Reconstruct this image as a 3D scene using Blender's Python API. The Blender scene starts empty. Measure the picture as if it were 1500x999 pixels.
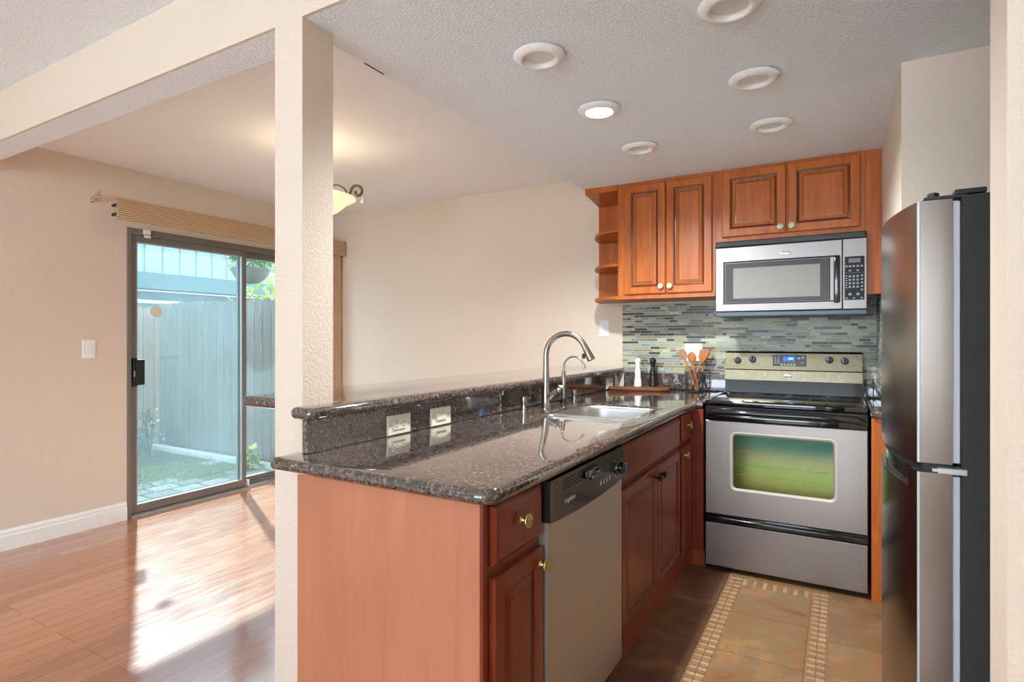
import bpy, bmesh, math, random
from mathutils import Vector, Matrix
random.seed(7)
PI = math.pi
scene = bpy.context.scene
C = scene.collection

# ------------------------------------------------------------------ camera
F_PX, TH, HC, CY = 835.72, 0.5202, 1.2567, 496.13
cam_d = bpy.data.cameras.new('camera'); cam = bpy.data.objects.new('camera', cam_d); C.objects.link(cam)
cam.location = (0, 0, HC); cam.rotation_euler = (PI/2, 0, TH)
cam_d.sensor_fit = 'HORIZONTAL'; cam_d.sensor_width = 36.0; cam_d.lens = 36.0*F_PX/1500
cam_d.shift_y = (CY-499.5)/1500
cam_d.clip_start = 0.02
scene.camera = cam

# ------------------------------------------------------------------ light
scene.view_settings.view_transform = 'Standard'
scene.view_settings.look = 'None'
scene.view_settings.gamma = 1.0
scene.view_settings.use_curve_mapping = False
scene.view_settings.exposure = 1.14
w = bpy.data.worlds.new('sky'); scene.world = w; w.use_nodes = True
bg = w.node_tree.nodes['Background']; bg.inputs[0].default_value = (0.72, 0.85, 1.0, 1); bg.inputs[1].default_value = 4.0
sd = bpy.data.lights.new('sun', 'SUN'); sd.energy = 9.5; sd.angle = 0.02; sd.color = (0.84, 0.93, 1.0)
sun = bpy.data.objects.new('sun', sd); C.objects.link(sun); sun.location = (-12, 8, 10)
el = math.radians(40)
sun_dir = Vector((0.89*math.cos(el), -0.456*math.cos(el), -math.sin(el)))
sun.rotation_euler = sun_dir.to_track_quat('-Z', 'Y').to_euler()
def area(name, loc, target, sx, sy, power, col):
    d = bpy.data.lights.new(name, 'AREA'); d.shape = 'RECTANGLE'; d.size = sx; d.size_y = sy; d.energy = power; d.color = col
    o = bpy.data.objects.new(name, d); C.objects.link(o); o.location = loc
    o.rotation_euler = (Vector(target)-Vector(loc)).to_track_quat('-Z', 'Z').to_euler()
    return o
# daylight arriving through the living-room window behind the camera
area('daylight_rear_window', (-1.2, -3.9, 1.45), (-1.2, 0, 1.45), 3.4, 1.7, 31, (0.72, 0.87, 1.0))
scene.cycles.max_bounces = 14
scene.cycles.diffuse_bounces = 8
scene.cycles.transparent_max_bounces = 16

# ------------------------------------------------------------------ helpers
def lin(c):
    c /= 255.0
    return c/12.92 if c <= 0.04045 else ((c+0.055)/1.055)**2.4
def rgb(r, g, b): return (lin(r), lin(g), lin(b), 1.0)

class MB:
    def __init__(s, M=None): s.bm = bmesh.new(); s.M = M or Matrix.Identity(4); s.mi = 0; s.cols = None
    def v(s, p): return s.bm.verts.new(s.M @ Vector(p))
    def face(s, vs):
        try: f = s.bm.faces.new(vs)
        except ValueError: return None
        f.material_index = s.mi; return f
    def box(s, x0, x1, y0, y1, z0, z1, bev=0, seg=2):
        if x0 > x1: x0, x1 = x1, x0
        if y0 > y1: y0, y1 = y1, y0
        if z0 > z1: z0, z1 = z1, z0
        P = [(x, y, z) for x in (x0, x1) for y in (y0, y1) for z in (z0, z1)]
        V = [s.v(p) for p in P]
        fs = [s.face([V[i] for i in q]) for q in ((0,1,3,2),(4,6,7,5),(0,4,5,1),(2,3,7,6),(0,2,6,4),(1,5,7,3))]
        if bev:
            es = {e for f in fs for e in f.edges}
            r = bmesh.ops.bevel(s.bm, geom=list(es), offset=bev, segments=seg, profile=0.5, affect='EDGES')
            for f in r['faces']: f.material_index = s.mi
        return s
    def loop(s, pts): return [s.v(p) for p in pts]
    def bridge(s, a, b, closed=True):
        n = len(a)
        for i in range(n if closed else n-1):
            j = (i+1) % n
            s.face([a[i], a[j], b[j], b[i]])
    def prism(s, poly, z0, z1):
        a = s.loop([(x, y, z0) for x, y in poly]); b = s.loop([(x, y, z1) for x, y in poly])
        s.bridge(a, b); s.face(a[::-1]); s.face(b); return s
    def tube(s, pts, r, n=10, cap=True):
        pts = [Vector(p) for p in pts]; R = r if isinstance(r, (list, tuple)) else [r]*len(pts)
        prev = None; up = None
        for i, p in enumerate(pts):
            t = (pts[min(i+1, len(pts)-1)] - pts[max(i-1, 0)]).normalized()
            if up is None:
                up = Vector((0, 0, 1)) if abs(t.z) < 0.9 else Vector((1, 0, 0))
            a = (up - t*up.dot(t)).normalized(); b = t.cross(a); up = a
            ring = [s.v(p + (a*math.cos(2*PI*k/n) + b*math.sin(2*PI*k/n))*R[i]) for k in range(n)]
            if prev: s.bridge(prev, ring)
            elif cap: s.face(ring[::-1])
            prev = ring
        if cap: s.face(prev)
        return s
    def lathe(s, prof, c, n=24, axis='z', closed=False):
        prev = None; first = None
        for r, h in prof:
            ring = []
            for k in range(n):
                a = 2*PI*k/n; x, y = max(r, 1e-5)*math.cos(a), max(r, 1e-5)*math.sin(a)
                p = (c[0]+x, c[1]+y, c[2]+h) if axis == 'z' else ((c[0]+h, c[1]+x, c[2]+y) if axis == 'x' else (c[0]+x, c[1]+h, c[2]+y))
                ring.append(s.v(p))
            if prev: s.bridge(prev, ring)
            else: first = ring
            prev = ring
        if closed: s.bridge(prev, first)
        else: s.face(first[::-1]); s.face(prev)
        return s
    def rings(s, u0, u1, v0, v1, prof, mis=None):
        """concentric rectangles in local (u, w, v): local x = u, local z = v, local y = -w"""
        prev = None
        for i, (ins, wv) in enumerate(prof):
            ring = s.loop([(u0+ins, -wv, v0+ins), (u1-ins, -wv, v0+ins), (u1-ins, -wv, v1-ins), (u0+ins, -wv, v1-ins)])
            if mis: s.mi = mis[i]
            if prev: s.bridge(prev, ring)
            else: s.face(ring[::-1])
            prev = ring
        s.mi = 0; s.face(prev)
        return s
    def sphere(s, c, r, sc=(1, 1, 1), n=12):
        m = s.M @ Matrix.Translation(c) @ Matrix.Diagonal((r*sc[0], r*sc[1], r*sc[2], 1))
        k = bmesh.ops.create_uvsphere(s.bm, u_segments=n, v_segments=max(6, n//2+2), radius=1, matrix=m)
        for v in k['verts']:
            for f in v.link_faces: f.material_index = s.mi
        return s
    def build(s, name, mats, parent=None, smooth=None, loc=None):
        bmesh.ops.recalc_face_normals(s.bm, faces=s.bm.faces[:])
        me = bpy.data.meshes.new(name)
        base = Vector((0, 0, 0))
        if parent is not None:
            q = parent
            while q is not None: base += q.location; q = q.parent
        elif loc is not None: base = Vector(loc)
        for v in s.bm.verts: v.co -= base
        s.bm.to_mesh(me); s.bm.free()
        for m in (mats if isinstance(mats, (list, tuple)) else [mats]): me.materials.append(m)
        if smooth is not None:
            for p in me.polygons: p.use_smooth = True
            try: me.set_sharp_from_angle(angle=math.radians(smooth))
            except Exception: pass
        o = bpy.data.objects.new(name, me); C.objects.link(o)
        if parent is not None: o.parent = parent
        elif loc is not None: o.location = loc
        return o

def thing(name, label, cat, loc=(0, 0, 0), group=None):
    o = bpy.data.objects.new(name, None); C.objects.link(o); o.location = loc; o.empty_display_size = 0.05
    o['label'] = label; o['category'] = cat
    if group: o['group'] = group
    return o
def tag(o, label, cat, group=None, kind=None):
    o['label'] = label; o['category'] = cat
    if group: o['group'] = group
    if kind: o['kind'] = kind
    return o
def struct(o): o['kind'] = 'structure'; return o
def copy_tree(o, parent=None):
    c = o.copy(); C.objects.link(c); c.parent = parent
    for ch in list(o.children): copy_tree(ch, c)
    return c
def text_mesh(name, txt, size, M, mat, parent, ext=0.0004):
    cu = bpy.data.curves.new(name+'_curve', 'FONT'); cu.body = txt; cu.size = size; cu.extrude = ext
    cu.align_x = 'CENTER'; cu.align_y = 'CENTER'; cu.resolution_u = 3
    t = bpy.data.objects.new(name+'_src', cu); C.objects.link(t)
    dg = bpy.context.evaluated_depsgraph_get(); me = bpy.data.meshes.new_from_object(t.evaluated_get(dg))
    bpy.data.objects.remove(t); bpy.data.curves.remove(cu)
    base = Vector((0, 0, 0)); q = parent
    while q is not None: base += q.location; q = q.parent
    me.transform(Matrix.Translation(-base) @ M)
    me.materials.clear(); me.materials.append(mat)
    o = bpy.data.objects.new(name, me); C.objects.link(o); o.parent = parent
    return o
# frames: front faces -Y  (local x=X, y=Y, z=Z) ; faces +X : local x -> +Y, local -y -> +X
def FY(y): return Matrix.Translation((0, y, 0))
def FX(x): return Matrix(((0, -1, 0, x), (1, 0, 0, 0), (0, 0, 1, 0), (0, 0, 0, 1)))
TXT_Y = lambda x, y, z: Matrix.Translation((x, y, z)) @ Matrix.Rotation(PI/2, 4, 'X')
TXT_X = lambda x, y, z: Matrix.Translation((x, y, z)) @ Matrix.Rotation(PI/2, 4, 'Z') @ Matrix.Rotation(PI/2, 4, 'X')

# ------------------------------------------------------------------ materials
class NT:
    def __init__(s, name):
        s.m = bpy.data.materials.new(name); s.m.use_nodes = True; s.t = s.m.node_tree; s.n = s.t.nodes; s.b = s.n['Principled BSDF']
        s.out = s.n['Material Output']
    def new(s, typ, **kw):
        x = s.n.new(typ)
        for k, v in kw.items():
            if k in x.inputs: x.inputs[k].default_value = v
            else: setattr(x, k, v)
        return x
    def l(s, a, b): s.t.links.new(a, b)
    def coords(s, scale=(1, 1, 1), rot=(0, 0, 0), kind='Object'):
        tc = s.new('ShaderNodeTexCoord'); mp = s.new('ShaderNodeMapping')
        mp.inputs['Scale'].default_value = scale; mp.inputs['Rotation'].default_value = rot
        s.l(tc.outputs[kind], mp.inputs[0]); return mp.outputs[0]
    def noise(s, co, scale, detail=3, rough=0.5, dist=0):
        x = s.new('ShaderNodeTexNoise'); x.inputs['Scale'].default_value = scale; x.inputs['Detail'].default_value = detail
        x.inputs['Roughness'].default_value = rough; x.inputs['Distortion'].default_value = dist; s.l(co, x.inputs['Vector']); return x
    def ramp(s, fac, stops, interp='LINEAR'):
        x = s.new('ShaderNodeValToRGB'); cr = x.color_ramp; cr.interpolation = interp
        while len(cr.elements) < len(stops): cr.elements.new(0.5)
        for e, (p, c) in zip(cr.elements, stops): e.position = p; e.color = c
        s.l(fac, x.inputs[0]); return x.outputs[0]
    def mix(s, fac, a, b, blend='MIX'):
        x = s.new('ShaderNodeMix'); x.data_type = 'RGBA'; x.blend_type = blend
        for i, v in ((0, fac), (6, a), (7, b)):
            if hasattr(v, 'links'): s.l(v, x.inputs[i])
            else: x.inputs[i].default_value = v
        return x.outputs[2]
    def bump(s, h, strength, dist=0.01):
        x = s.new('ShaderNodeBump'); x.inputs['Strength'].default_value = strength; x.inputs['Distance'].default_value = dist
        s.l(h, x.inputs['Height']); s.l(x.outputs[0], s.b.inputs['Normal']); return x
    def set(s, **kw):
        for k, v in kw.items():
            k = k.replace('_', ' '); i = s.b.inputs[k]
            if hasattr(v, 'links'): s.l(v, i)
            else: i.default_value = v
        return s

def plain(name, col, rough=0.5, metal=0.0, coat=0.0, spec=0.5):
    m = NT(name); co = m.coords(); nz = m.noise(co, 25, 2)
    c = m.mix(nz.outputs[0], tuple(x*0.93 for x in col[:3])+(1,), tuple(min(1, x*1.06) for x in col[:3])+(1,))
    m.set(Base_Color=c, Roughness=rough, Metallic=metal, Coat_Weight=coat, Specular_IOR_Level=spec); return m.m
def emit(name, col, st):
    m = NT(name); m.set(Base_Color=col, Emission_Color=col, Emission_Strength=st); return m.m

def wallpaint(name, col, bs=0.35, sc=90):
    m = NT(name); co = m.coords(); a = m.noise(co, sc, 3, 0.6); b = m.noise(co, 2.5, 2)
    c = m.mix(b.outputs[0], tuple(x*0.965 for x in col[:3])+(1,), col)
    h = m.ramp(a.outputs[0], [(0.42, (0, 0, 0, 1)), (0.62, (1, 1, 1, 1))])
    m.set(Base_Color=c, Roughness=0.62, Specular_IOR_Level=0.3); m.bump(h, bs, 0.003); return m.m
M_wall = wallpaint('beige_wall_paint', rgb(224, 207, 188), 0.3)
M_ceil = wallpaint('textured_white_ceiling', rgb(244, 248, 251), 0.8, 100)
M_ceil_s = wallpaint('smooth_white_ceiling', rgb(244, 244, 244), 0.1)
M_trim = plain('white_trim_paint', rgb(238, 236, 230), 0.35)
M_crack = plain('dark_crack', rgb(40, 36, 33), 0.9)

def wood_floor():
    m = NT('red_oak_plank_floor'); co = m.coords(rot=(0, 0, PI/2))
    br = m.new('ShaderNodeTexBrick'); m.l(co, br.inputs['Vector'])
    for k, v in (('Scale', 1.0), ('Mortar Size', 0.0012), ('Mortar Smooth', 0.2), ('Brick Width', 1.15), ('Row Height', 0.083), ('Bias', 0.0)): br.inputs[k].default_value = v
    br.offset = 0.37; br.offset_frequency = 3
    br.inputs['Color1'].default_value = rgb(174, 110, 76); br.inputs['Color2'].default_value = rgb(194, 132, 96); br.inputs['Mortar'].default_value = rgb(120, 72, 48)
    g = m.noise(m.coords(scale=(30, 1.6, 1)), 3.0, 6, 0.65, 0.6)
    gr = m.ramp(g.outputs[0], [(0.3, (0.82, 0.78, 0.75, 1)), (0.62, (1.08, 1.05, 1.02, 1))])
    c = m.mix(0.8, br.outputs['Color'], gr, 'MULTIPLY')
    r = m.ramp(m.noise(m.coords(scale=(8, 1, 1)), 5, 3).outputs[0], [(0.3, (0.16,)*3+(1,)), (0.7, (0.27,)*3+(1,))])
    m.set(Base_Color=c, Roughness=r, Coat_Weight=0.9, Coat_Roughness=0.1); m.bump(br.outputs['Fac'], -0.15, 0.002); return m.m
M_floor = wood_floor()

def cherry(name, dark, lightc, rough=0.3, coat=0.35, vert=True, scale=1.0):
    m = NT(name); sc = (14, 14, 1.3) if vert else (1.3, 14, 14)
    co = m.coords(scale=tuple(x*scale for x in sc)); g = m.noise(co, 2.2, 6, 0.6, 0.9)
    c1 = m.ramp(g.outputs[0], [(0.25, dark), (0.7, lightc)])
    bl = m.noise(m.coords(), 3.5, 3)
    c = m.mix(m.ramp(bl.outputs[0], [(0.35, (0, 0, 0, 1)), (0.7, (0.55,)*3+(1,))]), c1, tuple(x*0.74 for x in lightc[:3])+(1,))
    m.set(Base_Color=c, Roughness=rough, Coat_Weight=coat, Coat_Roughness=0.15, Specular_IOR_Level=0.3); return m.m
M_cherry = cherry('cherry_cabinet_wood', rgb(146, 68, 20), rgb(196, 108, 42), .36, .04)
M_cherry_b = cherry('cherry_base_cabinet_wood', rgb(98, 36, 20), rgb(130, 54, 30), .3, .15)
M_panel_line = cherry('dark_panel_line_wood', rgb(66, 28, 14), rgb(96, 42, 22))  # darker wood colour on groove and panel-edge faces of the doors
M_cherry_sheen = cherry('cherry_painted_sheen', rgb(176, 108, 76), rgb(192, 126, 94), 0.5, 0.05, True, 0.5)  # paler than the cabinet: the light it reflects is put into the colour
M_kick = cherry('toe_kick_wood', rgb(120, 52, 30), rgb(160, 78, 48), 0.4, 0.2)

def granite():
    m = NT('brown_black_granite'); co = m.coords()
    a = m.noise(co, 95, 5, 0.75, 0.15); b = m.noise(co, 38, 3, 0.6); v = m.new('ShaderNodeTexVoronoi'); v.inputs['Scale'].default_value = 160; m.l(co, v.inputs['Vector'])
    c1 = m.ramp(a.outputs[0], [(0.36, rgb(22, 21, 22)), (0.46, rgb(54, 47, 44)), (0.55, rgb(106, 90, 82)), (0.66, rgb(176, 168, 160))])
    c2 = m.ramp(b.outputs[0], [(0.42, rgb(24, 22, 24)), (0.56, rgb(88, 70, 60))])
    c = m.mix(0.38, c1, c2); sp = m.ramp(v.outputs['Distance'], [(0.08, (1, 1, 1, 1)), (0.2, (0, 0, 0, 1))])
    spf = m.mix(1.0, sp, m.ramp(m.noise(co, 50, 2).outputs[0], [(0.55, (0, 0, 0, 1)), (0.62, (0.6,)*3+(1,))]), 'MULTIPLY')
    c = m.mix(spf, c, rgb(150, 146, 142))
    m.set(Base_Color=c, Roughness=0.08, Specular_IOR_Level=0.5, Coat_Weight=0.8, Coat_IOR=1.7, Coat_Roughness=0.015); return m.m
M_granite = granite()

def steel(name, col, rough=0.27, sc=(2, 2, 160), metal=1.0, amp=0.05):
    m = NT(name); g = m.noise(m.coords(scale=sc), 3, 3)
    c = m.mix(g.outputs[0], tuple(x*0.94 for x in col[:3])+(1,), tuple(min(1, x*1.05) for x in col[:3])+(1,))
    r = m.ramp(g.outputs[0], [(0.3, (max(0, rough-amp),)*3+(1,)), (0.7, (rough+amp,)*3+(1,))])
    m.set(Base_Color=c, Roughness=r, Metallic=metal); return m.m
M_steel = steel('brushed_stainless_steel', rgb(150, 141, 134), 0.38, (60, 1, 1), amp=.02)
M_steel_m = steel('microwave_stainless_steel', rgb(140, 134, 130), 0.42, (60, 1, 1), amp=.02)
M_steel_d = steel('dishwasher_stainless_steel', rgb(184, 174, 162), 0.42, (2, 40, 2), .7, amp=.02)
M_steel_f = steel('fridge_stainless_steel', rgb(144, 133, 124), 0.24, (.6, .6, .6), amp=0.01)
M_steel_bg = steel('smudged_steel_backguard', rgb(112, 104, 84), 0.32, (20, 20, 20))
M_nickel = steel('brushed_nickel', rgb(176, 170, 160), 0.22, (10, 10, 60))
M_sink = steel('satin_sink_steel', rgb(196, 194, 190), 0.34, (6, 6, 6), amp=.01)
M_black = plain('gloss_black_plastic', rgb(18, 19, 21), 0.14, 0, 0.5)
M_blackm = plain('matte_black_metal', rgb(30, 30, 31), 0.42)
M_charcoal = plain('charcoal_control_panel', rgb(44, 42, 40), 0.22, 0, 0.3)
M_slate = plain('blue_grey_plastic', rgb(62, 74, 84), 0.35)
M_glassblk = plain('black_ceramic_cooktop_glass', rgb(9, 10, 11), 0.045, 0, 0.6)
M_ring = plain('faint_grey_burner_ring', rgb(52, 52, 52), 0.2)
M_mwwin = plain('microwave_window_mesh', rgb(134, 134, 126), 0.4, 0, 0, .25)
M_mwfrm = plain('dark_window_border', rgb(52, 46, 42), 0.3, 0, 0, .3)
M_ivory = plain('ivory_plastic', rgb(232, 226, 206), 0.3)
M_white = plain('white_plastic', rgb(240, 240, 238), 0.28)
M_dark = plain('dark_slot', rgb(22, 20, 18), 0.6)
M_brass = steel('antique_brass_knob', rgb(206, 184, 120), 0.3, (40, 40, 40))
M_patina = plain('pale_green_patina_knob', rgb(206, 208, 176), 0.35, 0.1, 0.2)
M_patina_d = plain('darker_patina_relief', rgb(160, 168, 138), 0.4, 0.1)
M_keypad = plain('matte_black_keypad', rgb(26, 27, 28), 0.45, 0, 0, .25)
M_orb = plain('oil_rubbed_bronze', rgb(34, 26, 24), 0.3, 0.7)
M_label = plain('pale_print', rgb(200, 202, 200), 0.5)
M_btn = plain('grey_button', rgb(128, 134, 134), 0.45)
M_lcd = emit('blue_clock_display', rgb(36, 74, 190), 0.8)
M_lcd2 = emit('cyan_clock_digits', rgb(110, 220, 240), 1.4)
M_badge = plain('silver_badge', rgb(205, 208, 212), 0.2, 0.7)
M_gasket = plain('grey_door_gasket', rgb(196, 198, 206), 0.4)
M_frblack = wallpaint('textured_black_fridge_side', rgb(58, 60, 58), 0.4, 260)
M_bronze = plain('bronze_anodised_aluminium', rgb(126, 120, 114), 0.35, 0.2)
M_bronze_d = plain('dark_bronze_gasket', rgb(62, 56, 53), 0.5, 0.2)
M_alu = plain('pale_aluminium_bead', rgb(190, 196, 198), 0.35, 0.5)
M_mill_w = plain('white_lacquered_wood', rgb(238, 236, 230), 0.2, 0, 0.5)
M_mill_b = plain('black_lacquered_wood', rgb(26, 27, 29), 0.25, 0, 0.4)
M_board = cherry('brown_cutting_board_wood', rgb(104, 62, 40), rgb(140, 90, 60), 0.5, 0.0, False)
M_spoon = cherry('orange_brown_spoon_wood', rgb(160, 94, 50), rgb(196, 124, 70), 0.5, 0.0)
M_irn = plain('scrolled_bronze_iron', rgb(104, 88, 66), 0.45, 0.4)
M_crystal = plain('clear_crystal_drop', rgb(225, 222, 214), 0.05, 0, 1.0)
M_concrete = plain('concrete_curb', rgb(186, 186, 180), 0.9)
M_soil = plain('dark_soil', rgb(70, 62, 54), 1.0)
M_leaf = plain('green_leaf', rgb(96, 150, 66), 0.5)
M_leaf2 = plain('yellow_green_leaf', rgb(170, 186, 96), 0.5)
M_leaf3 = plain('grey_green_leaf', rgb(120, 150, 120), 0.6)
M_pink = plain('pink_petal', rgb(222, 150, 170), 0.5)
M_yel = plain('yellow_petal', rgb(236, 206, 90), 0.5)
M_wicker = plain('brown_coir_basket', rgb(112, 100, 92), 0.9)
M_stem = plain('brown_stem', rgb(96, 76, 56), 0.8)
M_eave = plain('grey_teal_fascia_board', rgb(84, 104, 106), 0.7)
M_siding_d = plain('grey_recessed_siding', rgb(110, 124, 126), 0.8)

def woven():
    m = NT('woven_wood_blind'); co = m.coords()
    wv = m.new('ShaderNodeTexWave'); wv.wave_type = 'BANDS'; wv.bands_direction = 'Z'; wv.inputs['Scale'].default_value = 22; wv.inputs['Distortion'].default_value = 1.2; wv.inputs['Detail'].default_value = 2
    m.l(co, wv.inputs['Vector'])
    c = m.ramp(wv.outputs[0], [(0.15, rgb(150, 116, 82)), (0.5, rgb(196, 162, 122)), (0.9, rgb(222, 194, 156))])
    m.set(Base_Color=c, Roughness=0.6); m.bump(wv.outputs[0], 0.4, 0.003); return m.m
M_woven = woven()
M_slat = cherry('tan_blind_slat', rgb(232, 196, 160), rgb(246, 220, 188), 0.5, 0, True, 2)

def slate(name, stops):
    m = NT(name); co = m.coords(); a = m.noise(co, 4, 8, 0.68, 0.5)
    at = m.new('ShaderNodeAttribute'); at.attribute_name = 'tone'
    c = m.ramp(a.outputs[0], stops); c = m.mix(1.0, c, at.outputs['Color'], 'MULTIPLY')
    m.set(Base_Color=c, Roughness=0.42, Specular_IOR_Level=0.4); m.bump(m.noise(co, 14, 5).outputs[0], 0.25, 0.004); return m.m
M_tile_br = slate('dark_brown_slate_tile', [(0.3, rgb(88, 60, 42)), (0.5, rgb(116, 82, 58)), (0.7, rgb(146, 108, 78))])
M_tile_or = slate('orange_tan_slate_tile', [(0.3, rgb(98, 64, 38)), (0.43, rgb(142, 98, 60)), (0.53, rgb(132, 106, 74)), (0.62, rgb(160, 118, 76)), (0.74, rgb(118, 78, 48))])
M_grout = plain('sand_grout', rgb(140, 106, 78), 0.9)
def attr_mat(name, rough, coat=0.0, spec=0.5):
    m = NT(name); at = m.new('ShaderNodeAttribute'); at.attribute_name = 'tone'
    n = m.noise(m.coords(scale=(1, 1, 3)), 60, 2); c = m.mix(m.ramp(n.outputs[0], [(0.3, (0.86,)*3+(1,)), (0.7, (1.06,)*3+(1,))]), (0, 0, 0, 1), at.outputs['Color'])
    c = m.mix(1.0, at.outputs['Color'], m.ramp(n.outputs[0], [(0.3, (0.86,)*3+(1,)), (0.7, (1.06,)*3+(1,))]), 'MULTIPLY')
    m.set(Base_Color=c, Roughness=rough, Coat_Weight=coat, Coat_Roughness=0.05, Specular_IOR_Level=spec); return m.m
M_mosaic = attr_mat('glass_and_stone_mosaic', 0.3, 0.0, 0.3)
M_mosfl = attr_mat('travertine_mosaic', 0.55)
M_paver = attr_mat('concrete_paver', 0.85)
M_groutw = plain('cream_grout', rgb(214, 208, 190), 0.85)

def fence_mat(name, a, b):
    m = NT(name); g = m.noise(m.coords(scale=(18, 18, 1.2)), 3, 5, 0.6, 0.4)
    at = m.new('ShaderNodeAttribute'); at.attribute_name = 'tone'
    c = m.mix(1.0, m.ramp(g.outputs[0], [(0.3, a), (0.7, b)]), at.outputs['Color'], 'MULTIPLY'); m.set(Base_Color=c, Roughness=0.9); return m.m
M_fence = fence_mat('weathered_grey_fence_wood', rgb(98, 94, 90), rgb(134, 128, 122))
M_fence_p = fence_mat('newer_pinkish_fence_wood', rgb(150, 122, 108), rgb(176, 148, 132))
M_siding = plain('white_panel_siding', rgb(150, 156, 160), 0.6)
M_grass = plain('lawn_ground', rgb(82, 92, 44), 1.0)
M_blade = plain('grass_blade', rgb(92, 118, 44), 0.7)

def glass(name, haze, tint):
    m = NT(name); m.n.remove(m.b)
    tr = m.new('ShaderNodeBsdfTransparent'); tr.inputs[0].default_value = tint
    df = m.new('ShaderNodeBsdfDiffuse'); df.inputs[0].default_value = (0.30, 0.38, 0.39, 1)
    tl = m.new('ShaderNodeBsdfTranslucent'); tl.inputs[0].default_value = (0.20, 0.27, 0.28, 1)
    gl = m.new('ShaderNodeBsdfGlossy'); gl.inputs['Roughness'].default_value = 0.01
    mx = m.new('ShaderNodeMixShader'); mx.inputs[0].default_value = 0.7; m.l(df.outputs[0], mx.inputs[1]); m.l(tl.outputs[0], mx.inputs[2])
    st = m.noise(m.coords(scale=(1, 26, 1.0)), 4, 4, 0.7); st2 = m.noise(m.coords(), 2.2, 2)
    mul = m.new('ShaderNodeMath', operation='MULTIPLY'); m.l(st.outputs[0], mul.inputs[0]); m.l(st2.outputs[0], mul.inputs[1])
    mr = m.new('ShaderNodeMapRange'); mr.inputs[1].default_value = 0.15; mr.inputs[2].default_value = 0.38; mr.inputs[3].default_value = haze*0.22; mr.inputs[4].default_value = haze*0.5
    m.l(mul.outputs[0], mr.inputs[0])
    m1 = m.new('ShaderNodeMixShader'); m.l(mr.outputs[0], m1.inputs[0]); m.l(tr.outputs[0], m1.inputs[1]); m.l(mx.outputs[0], m1.inputs[2])
    lw = m.new('ShaderNodeLayerWeight'); lw.inputs[0].default_value = 0.5; pw = m.new('ShaderNodeMath', operation='POWER'); pw.inputs[1].default_value = 4.5; m.l(lw.outputs['Facing'], pw.inputs[0])
    fr = m.new('ShaderNodeMath', operation='MULTIPLY_ADD'); fr.inputs[1].default_value = 0.8; fr.inputs[2].default_value = 0.03; m.l(pw.outputs[0], fr.inputs[0])
    m2 = m.new('ShaderNodeMixShader'); m.l(fr.outputs[0], m2.inputs[0]); m.l(m1.outputs[0], m2.inputs[1]); m.l(gl.outputs[0], m2.inputs[2])
    m.l(m2.outputs[0], m.out.inputs[0]); return m.m
M_glass_l = glass('dusty_teal_door_glass', 0.55, (0.74, 0.84, 0.85, 1))
M_glass_r = glass('dusty_fixed_door_glass', 0.3, (0.78, 0.86, 0.86, 1))

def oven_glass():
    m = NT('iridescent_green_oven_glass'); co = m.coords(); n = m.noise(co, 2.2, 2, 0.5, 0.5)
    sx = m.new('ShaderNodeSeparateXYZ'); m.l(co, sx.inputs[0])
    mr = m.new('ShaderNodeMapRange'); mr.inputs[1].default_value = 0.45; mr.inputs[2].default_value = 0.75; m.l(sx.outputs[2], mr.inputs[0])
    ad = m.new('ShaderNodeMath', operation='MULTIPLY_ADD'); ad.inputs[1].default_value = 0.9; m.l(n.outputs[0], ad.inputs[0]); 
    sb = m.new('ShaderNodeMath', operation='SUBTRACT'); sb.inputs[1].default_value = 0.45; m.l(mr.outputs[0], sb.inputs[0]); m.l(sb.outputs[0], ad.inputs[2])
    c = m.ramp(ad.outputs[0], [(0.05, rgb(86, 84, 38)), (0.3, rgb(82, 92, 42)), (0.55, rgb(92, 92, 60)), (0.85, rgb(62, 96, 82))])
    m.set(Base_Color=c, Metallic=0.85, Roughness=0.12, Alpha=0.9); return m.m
M_ovglass = oven_glass()
M_shade = NT('cream_alabaster_shade').set(Base_Color=rgb(240, 226, 190), Roughness=0.5, Emission_Color=rgb(255, 236, 190), Emission_Strength=0.35).m
M_lens_on = emit('lit_downlight_lens', (1.0, 0.96, 0.86, 1), 3.0)
M_lens = plain('unlit_frosted_lens', rgb(222, 221, 216), 0.4)

# ------------------------------------------------------------------ dimensions
YB, XL, XRW = 3.942, -4.299, 0.195
H1, H2, H0 = 2.250, 2.443, 2.495
CX0, CX1, CY0, CY1 = -1.56, -1.433, 1.203, 1.326
XS, XE, YS = -1.368, -1.484, 1.340

# ------------------------------------------------------------------ structure
b = MB(); b.box(XL-.15, 3.0, -4.0, -.4, -.1, .004); struct(b.build('floor', plain('cream_bounce_floor', rgb(222, 214, 202), .95)))  # unseen pale floor behind the camera, added to bounce neutral light upward
b = MB(); b.box(XL-.15, 3.0, -.4, CY0, -.1, 0); b.box(XL-.15, -1.45, CY0, YB, -.1, 0); struct(b.build('floor', M_floor))
tones = []
def tiled(name, rects, z, mat, h=0.004, gap=0.002, toneset=None):
    bm = bmesh.new(); lay = bm.loops.layers.float_color.new('tone')
    for (x0, x1, y0, y1, t) in rects:
        x0 += gap; x1 -= gap; y0 += gap; y1 -= gap
        e = min(0.0015, (x1-x0)/4, (y1-y0)/4)
        vs = [bm.verts.new(p) for p in ((x0, y0, z), (x1, y0, z), (x1, y1, z), (x0, y1, z), (x0+e, y0+e, z+h), (x1-e, y0+e, z+h), (x1-e, y1-e, z+h), (x0+e, y1-e, z+h))]
        for q in ((4, 5, 6, 7), (0, 1, 5, 4), (1, 2, 6, 5), (2, 3, 7, 6), (3, 0, 4, 7)):
            f = bm.faces.new([vs[i] for i in q])
            for lp in f.loops: lp[lay] = t
    me = bpy.data.meshes.new(name); bm.to_mesh(me); bm.free(); me.materials.append(mat)
    o = bpy.data.objects.new(name, me); C.objects.link(o); return o
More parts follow.
